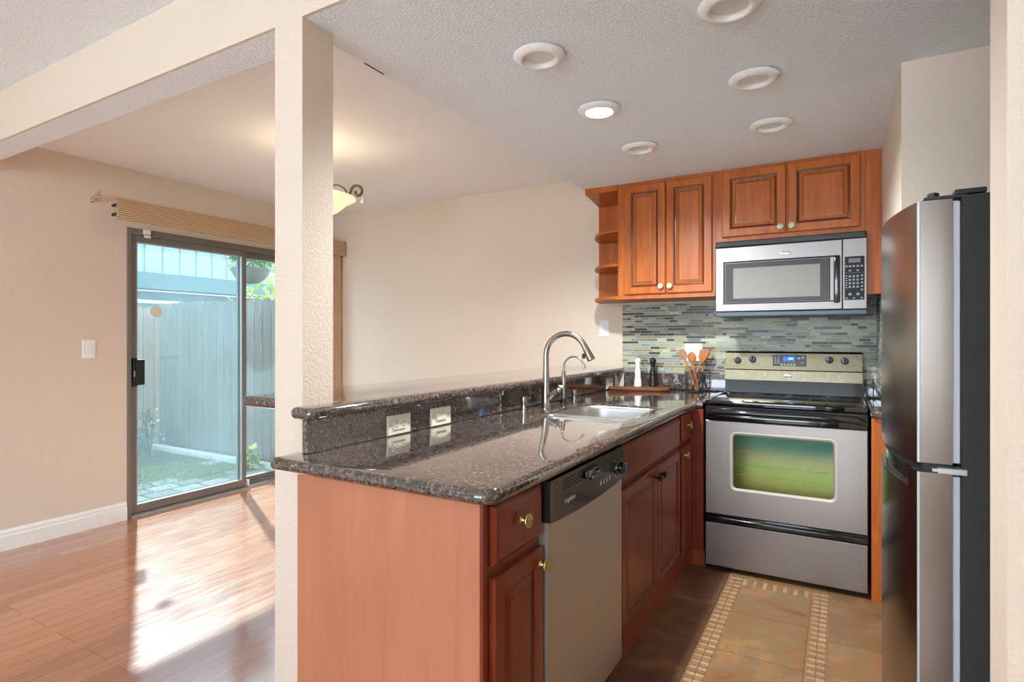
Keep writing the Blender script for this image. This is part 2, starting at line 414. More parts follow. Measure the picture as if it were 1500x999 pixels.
def tn(lo=.85, hi=1.08):
    k = random.uniform(lo, hi); return (k, k*random.uniform(.97, 1.0), k*random.uniform(.94, 1.0), 1)
b = MB(); b.box(-1.45, 1.2, CY0, YB, -.1, -.0045); fl = struct(b.build('floor', M_grout))
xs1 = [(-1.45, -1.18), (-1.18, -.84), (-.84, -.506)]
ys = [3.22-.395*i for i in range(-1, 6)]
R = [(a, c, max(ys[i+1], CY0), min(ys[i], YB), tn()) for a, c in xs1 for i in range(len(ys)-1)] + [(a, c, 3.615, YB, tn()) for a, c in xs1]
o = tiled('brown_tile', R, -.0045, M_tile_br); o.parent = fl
ys2 = [3.118, 2.79, 2.42, 2.05, 1.66, 1.28, CY0]
R = [(-.430, -.113, ys2[i+1], ys2[i], tn()) for i in range(6)]
ys3 = [3.5, 3.09, 2.71, 2.33, 1.95, 1.57, CY0]
R += [(a, c, ys3[i+1], ys3[i], tn()) for a, c in ((-.040, .34), (.34, .72), (.72, 1.2)) for i in range(6)]
R += [(-.506, -.04, 3.198, 3.55, tn())] + [(-.506, -.04, 3.55, YB, tn()), (-.04, .6, 3.5, YB, tn())]
o = tiled('tan_tile', R, -.0045, M_tile_or); o.parent = fl
R = []
def mos_tone():
    q = random.random()
    c = rgb(222, 204, 164) if q < .45 else (rgb(190, 140, 92) if q < .8 else rgb(160, 112, 72))
    k = random.uniform(.9, 1.08); return (c[0]*k, c[1]*k, c[2]*k, 1)
def mos_col(x0, x1, y0, y1):
    n = int((y1-y0)/.0235); xm = (x0+x1)/2
    for i in range(n):
        yy = y1-(i+1)*.0235; lightrow = i % 2 == 0
        for a, c in ((x0, xm), (xm, x1)):
            t = rgb(176, 150, 112) if lightrow else rgb(156, 108, 68); k = random.uniform(.84, 1.1)
            R.append((a, c, yy, yy+.0235, (t[0]*k, t[1]*k, t[2]*k, 1)))
mos_col(-.502, -.434, CY0, 3.196); mos_col(-.109, -.044, CY0, 3.196)
n = int(.32/.0235)
for i in range(n+1):
    x0 = -.432+i*.0235
    for a, c in ((3.122, 3.159), (3.159, 3.196)):
        t = rgb(176, 150, 112) if i % 2 == 0 else rgb(156, 108, 68); k = random.uniform(.84, 1.1)
        R.append((x0, x0+.0235, a, c, (t[0]*k, t[1]*k, t[2]*k, 1)))
o = tiled('stone_mosaic_border', R, -.0045, M_mosfl, .0035, .0012); o.parent = fl

# ceilings
b = MB(); b.box(XL-.15, 3.0, -4.0, CY0, H0, H0+.15); struct(b.build('ceiling', M_ceil))
b = MB(); b.prism([(XL-.15, CY0+.012), (1.2, CY0+.012), (1.2, YB+.15), (XE, YB+.15), (XE, YS), (XL-.15, YS)], H1, H0+.15)
b.mi = 1; b.box(XE-.002, XE+.004, 1.52, 1.62, H1-.001, H1+.002); struct(b.build('ceiling', [M_ceil, M_crack]))
b = MB(); b.box(XL-.15, XE, YS, YB+.15, H2, H0+.15); struct(b.build('ceiling', M_ceil_s))
# header face above the column and the opening
b = MB(); b.box(XL-.15, 1.2, CY0, CY0+.012, H1, H0+.15); struct(b.build('wall_header', M_wall))
# walls
DY0, DY1, DZ = 2.112, 3.915, 2.035
b = MB(); T = XL-.15
b.box(T, XL, -4.15, DY0, -.1, H0+.15); b.box(T, XL, DY0, DY1, DZ, H0+.15); b.box(T, XL, DY1, YB+.15, -.1, H0+.15); b.box(T, XL, DY0, DY1, -.1, -.001)
struct(b.build('wall_left', M_wall))
b = MB(); b.box(XL, 1.2, YB, YB+.15, -.1, H0+.15); struct(b.build('wall_back', M_wall))
b = MB(); b.prism([(XRW, YB), (XRW, 2.478), (1.0, 2.478), (1.0, CY1), (1.2, CY1), (1.2, YB)], -.1, H1+.1); struct(b.build('wall_right', M_wall))
b = MB(); b.box(.237, 1.2, CY0, CY1, -.1, H1+.1, .004); struct(b.build('wall_right_end', M_wall))
b = MB(); b.box(CX0, CX1, CY0, CY1, 0, H1-.0003); struct(b.build('wall_column', M_wall))
b = MB(); b.box(-1.50, XS-.022, CY1, YB, 0, 1.012); struct(b.build('wall_peninsula', M_wall))
b = MB(); b.box(1.2, 3.0, CY0, CY0+.12, -.1, H0+.15); struct(b.build('wall_living_front', M_wall))
b = MB(); b.box(XL, 3.15, -4.15, -4.0, -.1, .55); b.box(XL, 3.15, -4.15, -4.0, 2.35, H0+.15); b.box(XL, -2.95, -4.15, -4, .55, 2.35); b.box(.55, 3.15, -4.15, -4, .55, 2.35)
struct(b.build('wall_rear', M_wall))
b = MB(); b.box(3.0, 3.15, -4, 1.32, -.1, H0+.15)
struct(b.build('wall_living_right', M_wall))
# baseboard on the left wall
def baseboard(y0, y1):
    b = MB(); pr = [(0, 0), (.016, 0), (.016, .085), (.012, .092), (.012, .108), (.006, .120), (0, .124)]
    a = b.loop([(XL+x, y0, z) for x, z in pr]); c = b.loop([(XL+x, y1, z) for x, z in pr]); b.bridge(a, c); b.face(a[::-1]); b.face(c)
    return b
struct(baseboard(-3.99, DY0-.004).build('baseboard_left', M_trim))
b = MB(); b.box(XL+.02, CX0-.02, YB-.016, YB, 0, .12, .003); struct(b.build('baseboard_back', M_trim))

# sliding door
dr = bpy.data.objects.new('door_1', None); C.objects.link(dr); dr.location = (XL, DY0, 0); struct(dr)
b = MB(); x0, x1 = XL-.12, XL+.006
b.box(x0, x1, DY0, DY0+.028, 0, DZ, .003); b.box(x0, x1, DY1-.03, DY1, 0, DZ, .003); b.box(x0, x1, DY0+.028, DY1-.03, DZ-.045, DZ, .003)
b.box(x0, x1, DY0+.028, DY1-.03, 0, .022, .002); b.box(XL-.062, XL-.054, DY0+.028, DY1-.03, .022, .045)
b.build('door_frame', M_bronze, dr)
b = MB(); b.box(XL-.004, XL+.012, DY0+.03, DY1-.03, .0, .012, .002); b.build('sill_track', M_alu, dr)
def sash(y0, y1, x, wst, name, gm, ztop, zb):
    b = MB(); d = .032
    b.box(x-d, x, y0, y0+wst, zb, ztop, .003); b.box(x-d, x, y1-wst, y1, zb, ztop, .003)
    b.box(x-d, x, y0+wst, y1-wst, ztop-.045, ztop, .003); b.box(x-d, x, y0+wst, y1-wst, zb, zb+.055, .003)
    p = b.build(name, M_bronze, dr)
    b = MB(); e = .006
    b.box(x-.02, x+.001, y0+wst, y0+wst+e, zb+.055, ztop-.045); b.box(x-.02, x+.001, y1-wst-e, y1-wst, zb+.055, ztop-.045)
    b.box(x-.02, x+.001, y0+wst+e, y1-wst-e, ztop-.045-e, ztop-.045); b.box(x-.02, x+.001, y0+wst+e, y1-wst-e, zb+.055, zb+.055+e)
    b.build('glazing_bead', M_alu, p)
    b = MB(); b.box(x-.018, x-.014, y0+wst, y1-wst, zb+.055, ztop-.045); b.build('glass_pane', gm, p)
    return p
s1 = sash(DY0+.03, 3.045, XL-.012, .04, 'sliding_panel', M_glass_l, DZ-.048, .024)
s2 = sash(3.01, DY1-.032, XL-.070, .034, 'fixed_panel', M_glass_r, DZ-.048, .024)
b = MB(); b.box(XL-.012, XL+.018, DY0+.036, DY0+.062, .92, 1.12, .004); b.box(XL+.016, XL+.03, DY0+.05, DY0+.105, .93, 1.11, .004); b.build('door_handle', M_blackm, dr)
b = MB(); b.box(XL+.014, XL+.019, DY0+.038, DY0+.046, .99, 1.03); b.build('latch_lever', M_alu, dr)
b = MB(); b.box(XL-.012, XL+.012, 3.046, 3.056, .03, .075, .002); b.build('roller_bumper', M_white, dr)
def octagon():
    b = MB(); pts = [(XL-.012, 2.315+.045*math.cos(PI/8+k*PI/4), 1.455+.045*math.sin(PI/8+k*PI/4)) for k in range(8)]
    a = b.loop(pts); c = b.loop([(p[0]+.0008, p[1], p[2]) for p in pts]); b.bridge(a, c); b.face(a); b.face(c)
    return tag(b.build('window_sticker', M_ivory), 'pale octagonal sticker stuck on the sliding door glass', 'sticker')
octagon()
sn = thing('door_sensor', 'small white two-piece alarm sensor on the top of the sliding door frame', 'sensor', (XL+.006, 2.235, 1.985))
b = MB(); b.box(XL+.006, XL+.022, 2.215, 2.262, 2.0, 2.032, .003); b.build('sensor_body', M_white, sn)
b = MB(); b.box(XL+.006, XL+.018, 2.222, 2.264, 1.975, 1.994, .003); b.build('sensor_magnet', M_white, sn)

# living room window frames (seen only in reflections)
def win_frame(name, boxes):
    b = MB()
    for q in boxes: b.box(*q)
    struct(b.build(name, M_trim))
win_frame('window_1', [(-2.95, -2.89, -4.1, -4.03, .55, 2.35), (.49, .55, -4.1, -4.03, .55, 2.35), (-2.95, .55, -4.1, -4.03, .55, .61), (-2.95, .55, -4.1, -4.03, 2.29, 2.35), (-1.23, -1.17, -4.1, -4.03, .61, 2.29)])

# ------------------------------------------------------------------ worktop, bar top (slabs with a rolled edge)
def round_poly(pts, radii, n=6):
    out = []
    N = len(pts)
    for i in range(N):
        p = Vector(pts[i]); r = radii[i] if isinstance(radii, (list, tuple)) else radii
        if r <= 0: out.append((p.x, p.y)); continue
        a = (Vector(pts[i-1])-p).normalized(); c = (Vector(pts[(i+1) % N])-p).normalized()
        ang = a.angle(c); d = r/math.tan(ang/2); p0 = p+a*d; p1 = p+c*d
        cen = p + (a+c).normalized()*(r/math.sin(ang/2))
        a0 = math.atan2(p0.y-cen.y, p0.x-cen.x); a1 = math.atan2(p1.y-cen.y, p1.x-cen.x)
        while a1-a0 > PI: a1 -= 2*PI
        while a1-a0 < -PI: a1 += 2*PI
        for k in range(n+1):
            t = a0+(a1-a0)*k/n; out.append((cen.x+r*math.cos(t), cen.y+r*math.sin(t)))
    return out
def offset(poly, d):
    N = len(poly); out = []
    A = sum(poly[i][0]*poly[(i+1) % N][1]-poly[(i+1) % N][0]*poly[i][1] for i in range(N)); sg = 1 if A > 0 else -1
    for i in range(N):
        p0, p, p1 = (Vector(poly[i-1]), Vector(poly[i]), Vector(poly[(i+1) % N]))
        e0 = (p-p0).normalized(); e1 = (p1-p).normalized()
        n0 = Vector((-e0.y, e0.x))*sg; n1 = Vector((-e1.y, e1.x))*sg
        m = (n0+n1); m = m/max(m.dot(n0), .3)
        out.append((p.x+m.x*d, p.y+m.y*d))
    return out
def slab(poly, z0, z1, holes=(), seg=8):
    b = MB(); r = (z1-z0)/2; prev = None; rings = []
    for k in range(seg+1):
        t = -PI/2+PI*k/seg; d = r*(1-math.cos(t)); z = (z0+z1)/2+r*math.sin(t)
        ring = b.loop([(x, y, z) for x, y in offset(poly, d)])
        if prev: b.bridge(prev, ring)
        prev = ring; rings.append(ring)
    ht, hb = [], []
    for h in holes:
        rr = .004
        t0 = b.loop([(x, y, z1) for x, y in offset(h, -rr)]); t1 = b.loop([(x, y, z1-rr) for x, y in h]); t2 = b.loop([(x, y, z0) for x, y in h])
        b.bridge(t0, t1); b.bridge(t1, t2); ht.append(t0); hb.append(t2)
    for top, hs in ((rings[-1], ht), (rings[0], hb)):
        es = []
        for lp in [top]+hs:
            for i in range(len(lp)):
                e = b.bm.edges.get((lp[i], lp[(i+1) % len(lp)])) or b.bm.edges.new((lp[i], lp[(i+1) % len(lp)])); es.append(e)
        bmesh.ops.triangle_fill(b.bm, use_beauty=True, use_dissolve=False, edges=es)
    return b
SINK = round_poly([(-1.178, 2.205), (-.775, 2.205), (-.775, 2.845), (-1.178, 2.845)], [.03, .03, .06, .13], 8)
wt_poly = round_poly([(-1.432, 1.078), (-.668, 1.078), (-.668, 3.196), (-.641, 3.196), (-.641, YB-.001), (XS-.021, YB-.001), (XS-.021, 1.195), (-1.432, 1.195)],
                     [.02, .05, 0, 0, 0, 0, 0, .015], 6)
wt = thing('worktop', 'long polished brown-black granite worktop on the peninsula, cut out for the sink', 'worktop', (-1.0, 2.5, .876))
slab(wt_poly, .876, .914, [SINK]).build('counter_slab', M_granite, wt, 40)
b = MB(); b.box(XS-.020, XS, 1.165, YB-.001, .9145, 1.0135, .002); b.build('upstand', M_granite, wt)
b = MB(); b.box(-1.329, -.641, YB-.021, YB-.001, .9145, 1.018, .002); b.build('upstand', M_granite, wt)
bar_poly = round_poly([(-1.857, 1.28), (CX0-.002, 1.28), (CX0-.002, CY1+.002), (CX1+.002, CY1+.002), (CX1+.002, 1.150), (-1.330, 1.150), (-1.330, YB-.001), (-1.857, YB-.001)],
                      [.03, 0, 0, 0, .018, .03, 0, 0], 6)
bt = slab(bar_poly, 1.0145, 1.0525).build('bar_top', M_granite, None, 40, (-1.6, 2.6, 1.0145))
tag(bt, 'raised granite breakfast bar top running behind the worktop, wrapped around the column', 'bar top')
wt2 = thing('worktop', 'short granite worktop squeezed between the range and the right wall', 'worktop', (.16, 3.55, .876))
slab([(.1295, 3.2), (XRW-.001, 3.2), (XRW-.001, YB-.001), (.1295, YB-.001)], .876, .914).build('counter_slab', M_granite, wt2, 40)
b = MB(); b.box(.1295, XRW-.022, YB-.021, YB-.001, .9145, 1.018, .002); b.build('upstand', M_granite, wt2)
b = MB(); b.box(XRW-.021, XRW-.001, 3.215, YB-.001, .9145, 1.018, .002); b.build('upstand', M_granite, wt2)

# ------------------------------------------------------------------ mosaic backsplash
PAL = [(rgb(168, 172, 148), 20), (rgb(186, 192, 168), 16), (rgb(150, 160, 146), 14), (rgb(138, 144, 136), 12), (rgb(116, 122, 122), 8), (rgb(146, 140, 108), 12), (rgb(176, 168, 130), 10), (rgb(104, 98, 82), 9), (rgb(78, 62, 54), 8), (rgb(66, 66, 66), 6)]
def splash(name, u0, u1, z0, z1, mapf, label, cat='backsplash'):
    bm = bmesh.new(); lay = bm.loops.layers.float_color.new('tone')
    def quad(u, v, a, c, h, t):
        P = [(u, a), (v, a), (v, c), (u, c)]; e = .0007
        Q = [(u+e, a+e), (v-e, a+e), (v-e, c-e), (u+e, c-e)]
        B = [bm.verts.new(mapf(p[0], 0.0012, p[1])) for p in P]; Tt = [bm.verts.new(mapf(q[0], h, q[1])) for q in Q]
        fs = [bm.faces.new(Tt)]+[bm.faces.new([B[i], B[(i+1) % 4], Tt[(i+1) % 4], Tt[i]]) for i in range(4)]
        for f in fs:
            for lp in f.loops: lp[lay] = t
    z = z0
    while z+.016 <= z1+.002:
        u = u0+.0005
        while u < u1-.004:
            L = random.choice((.03, .045, .06, .06, .09, .09, .12, .15))*random.uniform(.85, 1.1); v = min(u+L, u1-.0005)
            if u1-v < .012: v = u1-.0005
            t = random.choices([p[0] for p in PAL], [p[1] for p in PAL])[0]; k = random.uniform(.88, 1.12)
            quad(u, v-.002, z+.0009, min(z+.0168, z1), random.uniform(.0045, .0058), (t[0]*k, t[1]*k, t[2]*k, 1)); u = v
        z += .0184
    me = bpy.data.meshes.new(name); bmesh.ops.recalc_face_normals(bm, faces=bm.faces[:]); bm.to_mesh(me); bm.free(); me.materials.append(M_mosaic)
    root = thing(name, label, cat, mapf((u0+u1)/2, 0, z0))
    o = bpy.data.objects.new('mosaic_tiles', me); C.objects.link(o); me.transform(Matrix.Translation(-root.location)); o.parent = root
    b = MB(); P = [mapf(u0, 0.0001, z0), mapf(u1, .0024, z1)]
    b.box(P[0][0], P[1][0], P[0][1], P[1][1], P[0][2], P[1][2]); b.build('grout_bed', M_groutw, root)
splash('mosaic_backsplash', -1.345, XRW-.001, 1.019, 1.508, lambda u, h, z: (u, YB-h, z), 'glass mosaic backsplash of thin grey-green strips on the wall behind the range')
splash('mosaic_backsplash', 3.20, YB-.007, 1.019, 1.488, lambda u, h, z: (XRW-h, u, z), 'narrow mosaic backsplash return on the side wall right of the range')

# ------------------------------------------------------------------ cabinets
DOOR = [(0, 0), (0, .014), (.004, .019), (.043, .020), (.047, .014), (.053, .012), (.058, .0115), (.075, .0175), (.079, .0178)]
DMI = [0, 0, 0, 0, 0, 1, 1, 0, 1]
DRW = [(0, 0), (0, .012), (.009, .019), (.014, .020)]
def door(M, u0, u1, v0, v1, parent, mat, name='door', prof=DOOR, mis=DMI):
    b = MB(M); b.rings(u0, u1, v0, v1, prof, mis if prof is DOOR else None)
    return b.build(name, [mat, M_panel_line], parent)
def knob(M, u, v, parent, kind, w0=.020):
    b = MB(M)
    if kind == 'patina':
        b.lathe([(.006, 0), (.005, -.012), (.012, -.014), (.0165, -.017), (.0165, -.022), (.013, -.025), (.004, -.026)], (u, -w0, v), 20, 'y')
        o = b.build('knob', M_patina, parent, 40)
        b = MB(M)
        for k in range(6): b.sphere((u+.0085*math.cos(k*PI/3), -w0-.0248, v+.0085*math.sin(k*PI/3)), .0032, (1, .5, 1), 6)
        b.sphere((u, -w0-.026, v), .0036, (1, .5, 1), 6); b.build('flower_relief', M_patina_d, o)
    elif kind == 'brass':
        b.lathe([(.009, 0), (.006, -.003), (.005, -.014), (.010, -.017), (.0185, -.0185), (.0195, -.021), (.0185, -.0235), (.012, -.0245), (.004, -.025)], (u, -w0, v), 20, 'y')
        for k in range(10): b.sphere((u+.0145*math.cos(k*PI/5), -w0-.0235, v+.0145*math.sin(k*PI/5)), .0028, (1, .7, 1), 6)
        b.sphere((u, -w0-.025, v), .006, (1, .5, 1), 8); b.build('knob', M_brass, parent, 40)
    else:
        b.lathe([(.008, 0), (.005, -.003), (.005, -.012), (.012, -.016), (.016, -.021), (.014, -.027), (.006, -.030)], (u, -w0, v), 18, 'y')
        b.build('knob', M_orb, parent, 40)
XF = -.716                                      # face frame plane of the peninsula cabinets
GAP = .001
ca = thing('base_cabinet', 'cherry base cabinet at the near end of the peninsula, one drawer over one door', 'cabinet', (-1.0, 1.25, 0))
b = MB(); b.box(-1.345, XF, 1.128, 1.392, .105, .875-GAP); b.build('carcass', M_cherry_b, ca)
b = MB(); b.box(-1.345, -.722, 1.112, 1.1275, 0, .875-GAP); b.build('side_panel', M_cherry_sheen, ca)['label'] = 'cherry side panel, its reflected light painted in as a paler peach tone'
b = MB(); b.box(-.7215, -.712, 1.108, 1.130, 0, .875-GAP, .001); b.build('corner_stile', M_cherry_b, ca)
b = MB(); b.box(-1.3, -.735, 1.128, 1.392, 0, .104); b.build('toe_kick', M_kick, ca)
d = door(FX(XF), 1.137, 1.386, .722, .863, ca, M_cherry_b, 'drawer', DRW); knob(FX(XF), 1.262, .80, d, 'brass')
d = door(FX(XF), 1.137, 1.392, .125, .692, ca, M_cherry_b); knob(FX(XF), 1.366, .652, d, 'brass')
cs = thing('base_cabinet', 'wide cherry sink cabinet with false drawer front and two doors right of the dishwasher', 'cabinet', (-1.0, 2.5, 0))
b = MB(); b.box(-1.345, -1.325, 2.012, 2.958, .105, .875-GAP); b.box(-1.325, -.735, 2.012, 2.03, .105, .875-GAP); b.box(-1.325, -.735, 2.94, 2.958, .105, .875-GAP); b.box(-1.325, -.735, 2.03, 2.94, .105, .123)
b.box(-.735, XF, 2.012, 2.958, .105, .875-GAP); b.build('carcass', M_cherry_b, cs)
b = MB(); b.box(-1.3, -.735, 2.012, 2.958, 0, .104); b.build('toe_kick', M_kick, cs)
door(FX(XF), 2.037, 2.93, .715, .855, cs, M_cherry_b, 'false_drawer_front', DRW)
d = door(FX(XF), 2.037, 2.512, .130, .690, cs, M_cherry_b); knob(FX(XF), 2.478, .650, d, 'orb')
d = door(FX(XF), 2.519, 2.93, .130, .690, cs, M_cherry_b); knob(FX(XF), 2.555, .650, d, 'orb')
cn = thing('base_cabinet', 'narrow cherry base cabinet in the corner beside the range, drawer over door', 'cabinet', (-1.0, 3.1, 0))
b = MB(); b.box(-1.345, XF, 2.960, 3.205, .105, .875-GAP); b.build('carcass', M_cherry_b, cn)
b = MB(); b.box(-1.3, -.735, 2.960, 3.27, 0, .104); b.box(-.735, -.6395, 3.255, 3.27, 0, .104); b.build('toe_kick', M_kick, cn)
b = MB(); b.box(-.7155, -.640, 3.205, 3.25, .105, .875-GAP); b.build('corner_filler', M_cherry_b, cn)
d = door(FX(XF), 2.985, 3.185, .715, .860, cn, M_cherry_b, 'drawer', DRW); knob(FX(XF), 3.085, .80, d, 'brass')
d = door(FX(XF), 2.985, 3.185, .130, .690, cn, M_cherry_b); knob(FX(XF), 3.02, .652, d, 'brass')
cr = thing('base_cabinet', 'slim orange cherry filler cabinet between the range and the fridge', 'cabinet', (.165, 3.5, 0))
b = MB(); b.box(.136, XRW-.001, 3.229, YB-.002, 0, .875-GAP); b.build('panel', M_cherry, cr)

YU = 3.535
cu = thing('wall_cabinet', 'tall cherry wall cabinet with two narrow raised-panel doors left of the microwave', 'wall cabinet', (-.93, 3.73, 1.51))
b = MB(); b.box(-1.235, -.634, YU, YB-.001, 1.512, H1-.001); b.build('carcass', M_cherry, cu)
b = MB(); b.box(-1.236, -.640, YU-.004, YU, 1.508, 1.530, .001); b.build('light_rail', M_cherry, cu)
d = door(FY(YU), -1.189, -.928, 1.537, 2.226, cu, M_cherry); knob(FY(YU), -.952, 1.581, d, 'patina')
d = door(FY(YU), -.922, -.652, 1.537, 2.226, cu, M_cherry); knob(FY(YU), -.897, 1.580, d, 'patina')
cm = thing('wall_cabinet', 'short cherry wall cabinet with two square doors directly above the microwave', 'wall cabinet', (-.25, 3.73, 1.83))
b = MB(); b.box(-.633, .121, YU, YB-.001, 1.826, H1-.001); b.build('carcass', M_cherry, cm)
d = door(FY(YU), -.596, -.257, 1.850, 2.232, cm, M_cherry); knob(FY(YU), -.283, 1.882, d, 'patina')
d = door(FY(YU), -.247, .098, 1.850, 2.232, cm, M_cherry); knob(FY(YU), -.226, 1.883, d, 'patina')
fp = MB().box(.122, XRW-.001, YU+.002, YU+.022, 1.491, H1-.001, .001).build('filler_panel', M_cherry, None, None, (.158, YU, 1.491))
tag(fp, 'plain vertical cherry filler panel between the microwave and the right wall', 'panel')
os_ = thing('open_shelf_unit', 'cherry open corner shelf unit with rounded shelves at the cabinet end', 'shelf', (-1.36, 3.75, 1.51))
b = MB(); b.box(-1.52, -1.2365, YB-.013, YB-.001, 1.512, 2.212); b.build('back_panel', M_cherry, os_)
b = MB(); b.prism([(-1.461, 3.528), (-1.2365, 3.528), (-1.2365, YB-.001), (-1.521, YB-.001)], 2.212, H1-.001); b.build('top_board', M_cherry, os_)
b = MB(); b.box(-1.2362, -1.2352, YU, YB-.001, 1.512, 2.212); b.build('side_panel', M_cherry, os_)
def qshelf(z):
    P = [(-1.2365, YB-.014)]+[(-1.2365-.275*math.sin(a), YB-.014-.385*math.cos(a)) for a in [PI/2*k/14 for k in range(15)]]
    b = MB(); b.prism(P, z, z+.018); return b.build('shelf', M_cherry, os_)
for z in (1.513, 1.726, 1.948): qshelf(z)

# ------------------------------------------------------------------ microwave
mw = thing('microwave', 'stainless over-the-range microwave with a dark framed window', 'microwave', (-.25, 3.7, 1.385))
MX0, MX1, MY = -.628, .1275, 3.498
b = MB(); b.box(MX0+.004, MX1-.004, MY+.028, YB-.008, 1.412, 1.822); b.build('case', M_blackm, mw)
b = MB(); b.box(MX0, MX1, MY+.004, YB-.03, 1.385, 1.411, .004); b.build('base_grille', M_slate, mw)
b = MB(); b.box(MX0, MX1, MY+.002, MY+.027, 1.787, 1.8215, .005)
b.build('vent_strip', M_black, mw)
b = MB(FY(MY)); 
# door with recessed window opening: ring from outer rect to window rect
def framed(b, u0, u1, v0, v1, a0, a1, c0, c1, w_out, w_in, depth):
    o = b.loop([(u0, depth, v0), (u1, depth, v0), (u1, depth, v1), (u0, depth, v1)])
    p = b.loop([(u0, -w_out+.003, v0), (u1, -w_out+.003, v0), (u1, -w_out+.003, v1), (u0, -w_out+.003, v1)])
    q = b.loop([(u0+.004, -w_out, v0+.004), (u1-.004, -w_out, v0+.004), (u1-.004, -w_out, v1-.004), (u0+.004, -w_out, v1-.004)])
    r = b.loop([(a0-.008, -w_out, c0-.008), (a1+.008, -w_out, c0-.008), (a1+.008, -w_out, c1+.008), (a0-.008, -w_out, c1+.008)])
    s_ = b.loop([(a0, -w_in, c0), (a1, -w_in, c0), (a1, -w_in, c1), (a0, -w_in, c1)])
    for x, y in ((o, p), (p, q), (q, r), (r, s_)): b.bridge(x, y)
    b.face(o[::-1]); b.face(s_)
framed(b, MX0, .0165, 1.413, 1.785, -.576, -.004, 1.463, 1.694, .004, -.004, .024)
dm = b.build('door', M_steel_m, mw)
b = MB(FY(MY)); b.box(-.574, -.040, -.001, .006, 1.465, 1.692, .003); b.build('window_border', M_mwfrm, dm)
b = MB(FY(MY)); b.box(-.530, -.087, -.0025, .001, 1.487, 1.662, .001); b.build('window_glass', M_mwwin, dm)
b = MB(FY(MY)); b.box(-.024, .006, -.022, -.002, 1.448, 1.699, .007, 3); b.build('handle', M_black, dm, 50)
b = MB(FY(MY)); b.box(.019, MX1, -.004, .024, 1.413, 1.785, .003); pm = b.build('control_column', M_steel_m, mw)
b = MB(FY(MY)); b.box(.0265, .1165, -.0055, -.003, 1.461, 1.690, .0008); kp = b.build('keypad', M_keypad, pm)
b = MB(FY(MY)); b.box(.045, .098, -.0062, -.005, 1.657, 1.679); b.build('display', plain('unlit_brown_display', rgb(106, 96, 90), .3), kp)
b = MB(FY(MY))
for r in range(4):
    for c in range(3): b.lathe([(.0062, 0), (.0062, -.0009), (.001, -.001)], (.0505+c*.0175, -.0055, 1.585-r*.0185), 12, 'y')
for x, z in ((.051, 1.487), (.087, 1.487)): b.lathe([(.0075, 0), (.0075, -.0009), (.001, -.001)], (x, -.0055, z+.004), 12, 'y')
for x in (.035, .051, .068, .086, .104):
    b.box(x-.0055, x+.0055, -.0062, -.005, 1.634, 1.643); 
for x in (.051, .086): b.box(x-.0055, x+.0055, -.0062, -.005, 1.611, 1.619)
for i in range(6): b.box(.031, .039, -.0062, -.005, 1.585-i*.0125, 1.591-i*.0125)
for i in range(5): b.box(.100, .110, -.0062, -.005, 1.583-i*.0185, 1.592-i*.0185)
for x in (.036, .069, .104): b.box(x-.005, x+.005, -.0062, -.005, 1.467, 1.474)
b.box(.03, .113, -.0060, -.005, 1.6025, 1.6035)
b.build('buttons', M_btn, kp)
b = MB(FY(MY)); b.lathe([(.0165, 0), (.0165, -.0015), (.012, -.003), (.001, -.0032)], (0, 0, 0), 24, 'y')
bmesh.ops.scale(b.bm, vec=(1.7, 1, .62), verts=b.bm.verts[:], space=Matrix.Translation((0, -MY, 0))); bmesh.ops.translate(b.bm, vec=(-.256, -.004, 1.731), verts=b.bm.verts[:])
bd = b.build('badge', M_badge, dm, 40)
text_mesh('badge_lettering', 'Whirlpool', .0105, TXT_Y(-.256, MY-.0075, 1.731), plain('grey_badge_ink', rgb(80, 84, 90), .5), bd, .0002)

# ------------------------------------------------------------------ range
RX0, RX1, RY = -.634, .1225, 3.229
rg = thing('range', 'freestanding stainless electric range with black glass cooktop and green-tinted oven window', 'range', (-.25, 3.5, 0))
b = MB(); b.box(RX0+.004, RX1-.004, RY+.045, YB-.075, .03, .893); b.build('body', M_blackm, rg)
for x in (RX0+.05, RX1-.05):
    for y in (RY+.09, YB-.13):
        b = MB(); b.lathe([(.016, 0), (.016, .006), (.009, .01), (.009, .03)], (x, y, 0), 12); b.build('levelling_foot', M_blackm, rg)
b = MB(); b.box(RX0, RX1, RY+.012, YB-.085, .893, .9215, .006, 3); ct = b.build('cooktop', M_glassblk, rg, 40)
b = MB()
for x, y, r in ((-.45, 3.42, .10), (-.06, 3.42, .085), (-.45, 3.68, .085), (-.06, 3.68, .10), (-.255, 3.72, .05)):
    b.lathe([(r, .9214), (r, .9219), (r-.002, .9219), (r-.002, .9214)], (x, y, 0), 40, 'z', True)
b.build('burner_ring', M_ring, ct)
for q in (RX1-.016, RX0+.011):
    b = MB(); b.box(q, q+.005, RY+.09, YB-.11, .921, .9235); b.build('side_trim', M_steel, ct)
# backguard
b = MB(); P = [(YB-.165, .922), (YB-.118, .9225), (YB-.105, .998), (YB-.024, .998), (YB-.024, .922)]
a = b.loop([(RX0+.006, y, z) for y, z in P]); c = b.loop([(RX1-.006, y, z) for y, z in P]); b.bridge(a, c); b.face(a[::-1]); b.face(c)
b.build('backguard_riser', M_black, rg)
b = MB(); P = [(YB-.104, .999), (YB-.098, 1.060), (YB-.090, 1.066), (YB-.076, 1.166), (YB-.066, 1.177), (YB-.024, 1.177), (YB-.024, .999)]
a = b.loop([(RX0+.004, y, z) for y, z in P]); c = b.loop([(RX1-.004, y, z) for y, z in P]); b.bridge(a, c); b.face(a[::-1]); b.face(c)
bgd = b.build('backguard_panel', M_steel_bg, rg)
YG = YB-.084
tilt = math.atan2(.014, .10)
def BG(x, z):   # frame on the tilted control face
    y = YB-.090+(z-1.066)*.14
    return Matrix.Translation((x, y, z)) @ Matrix.Rotation(-tilt, 4, 'X')
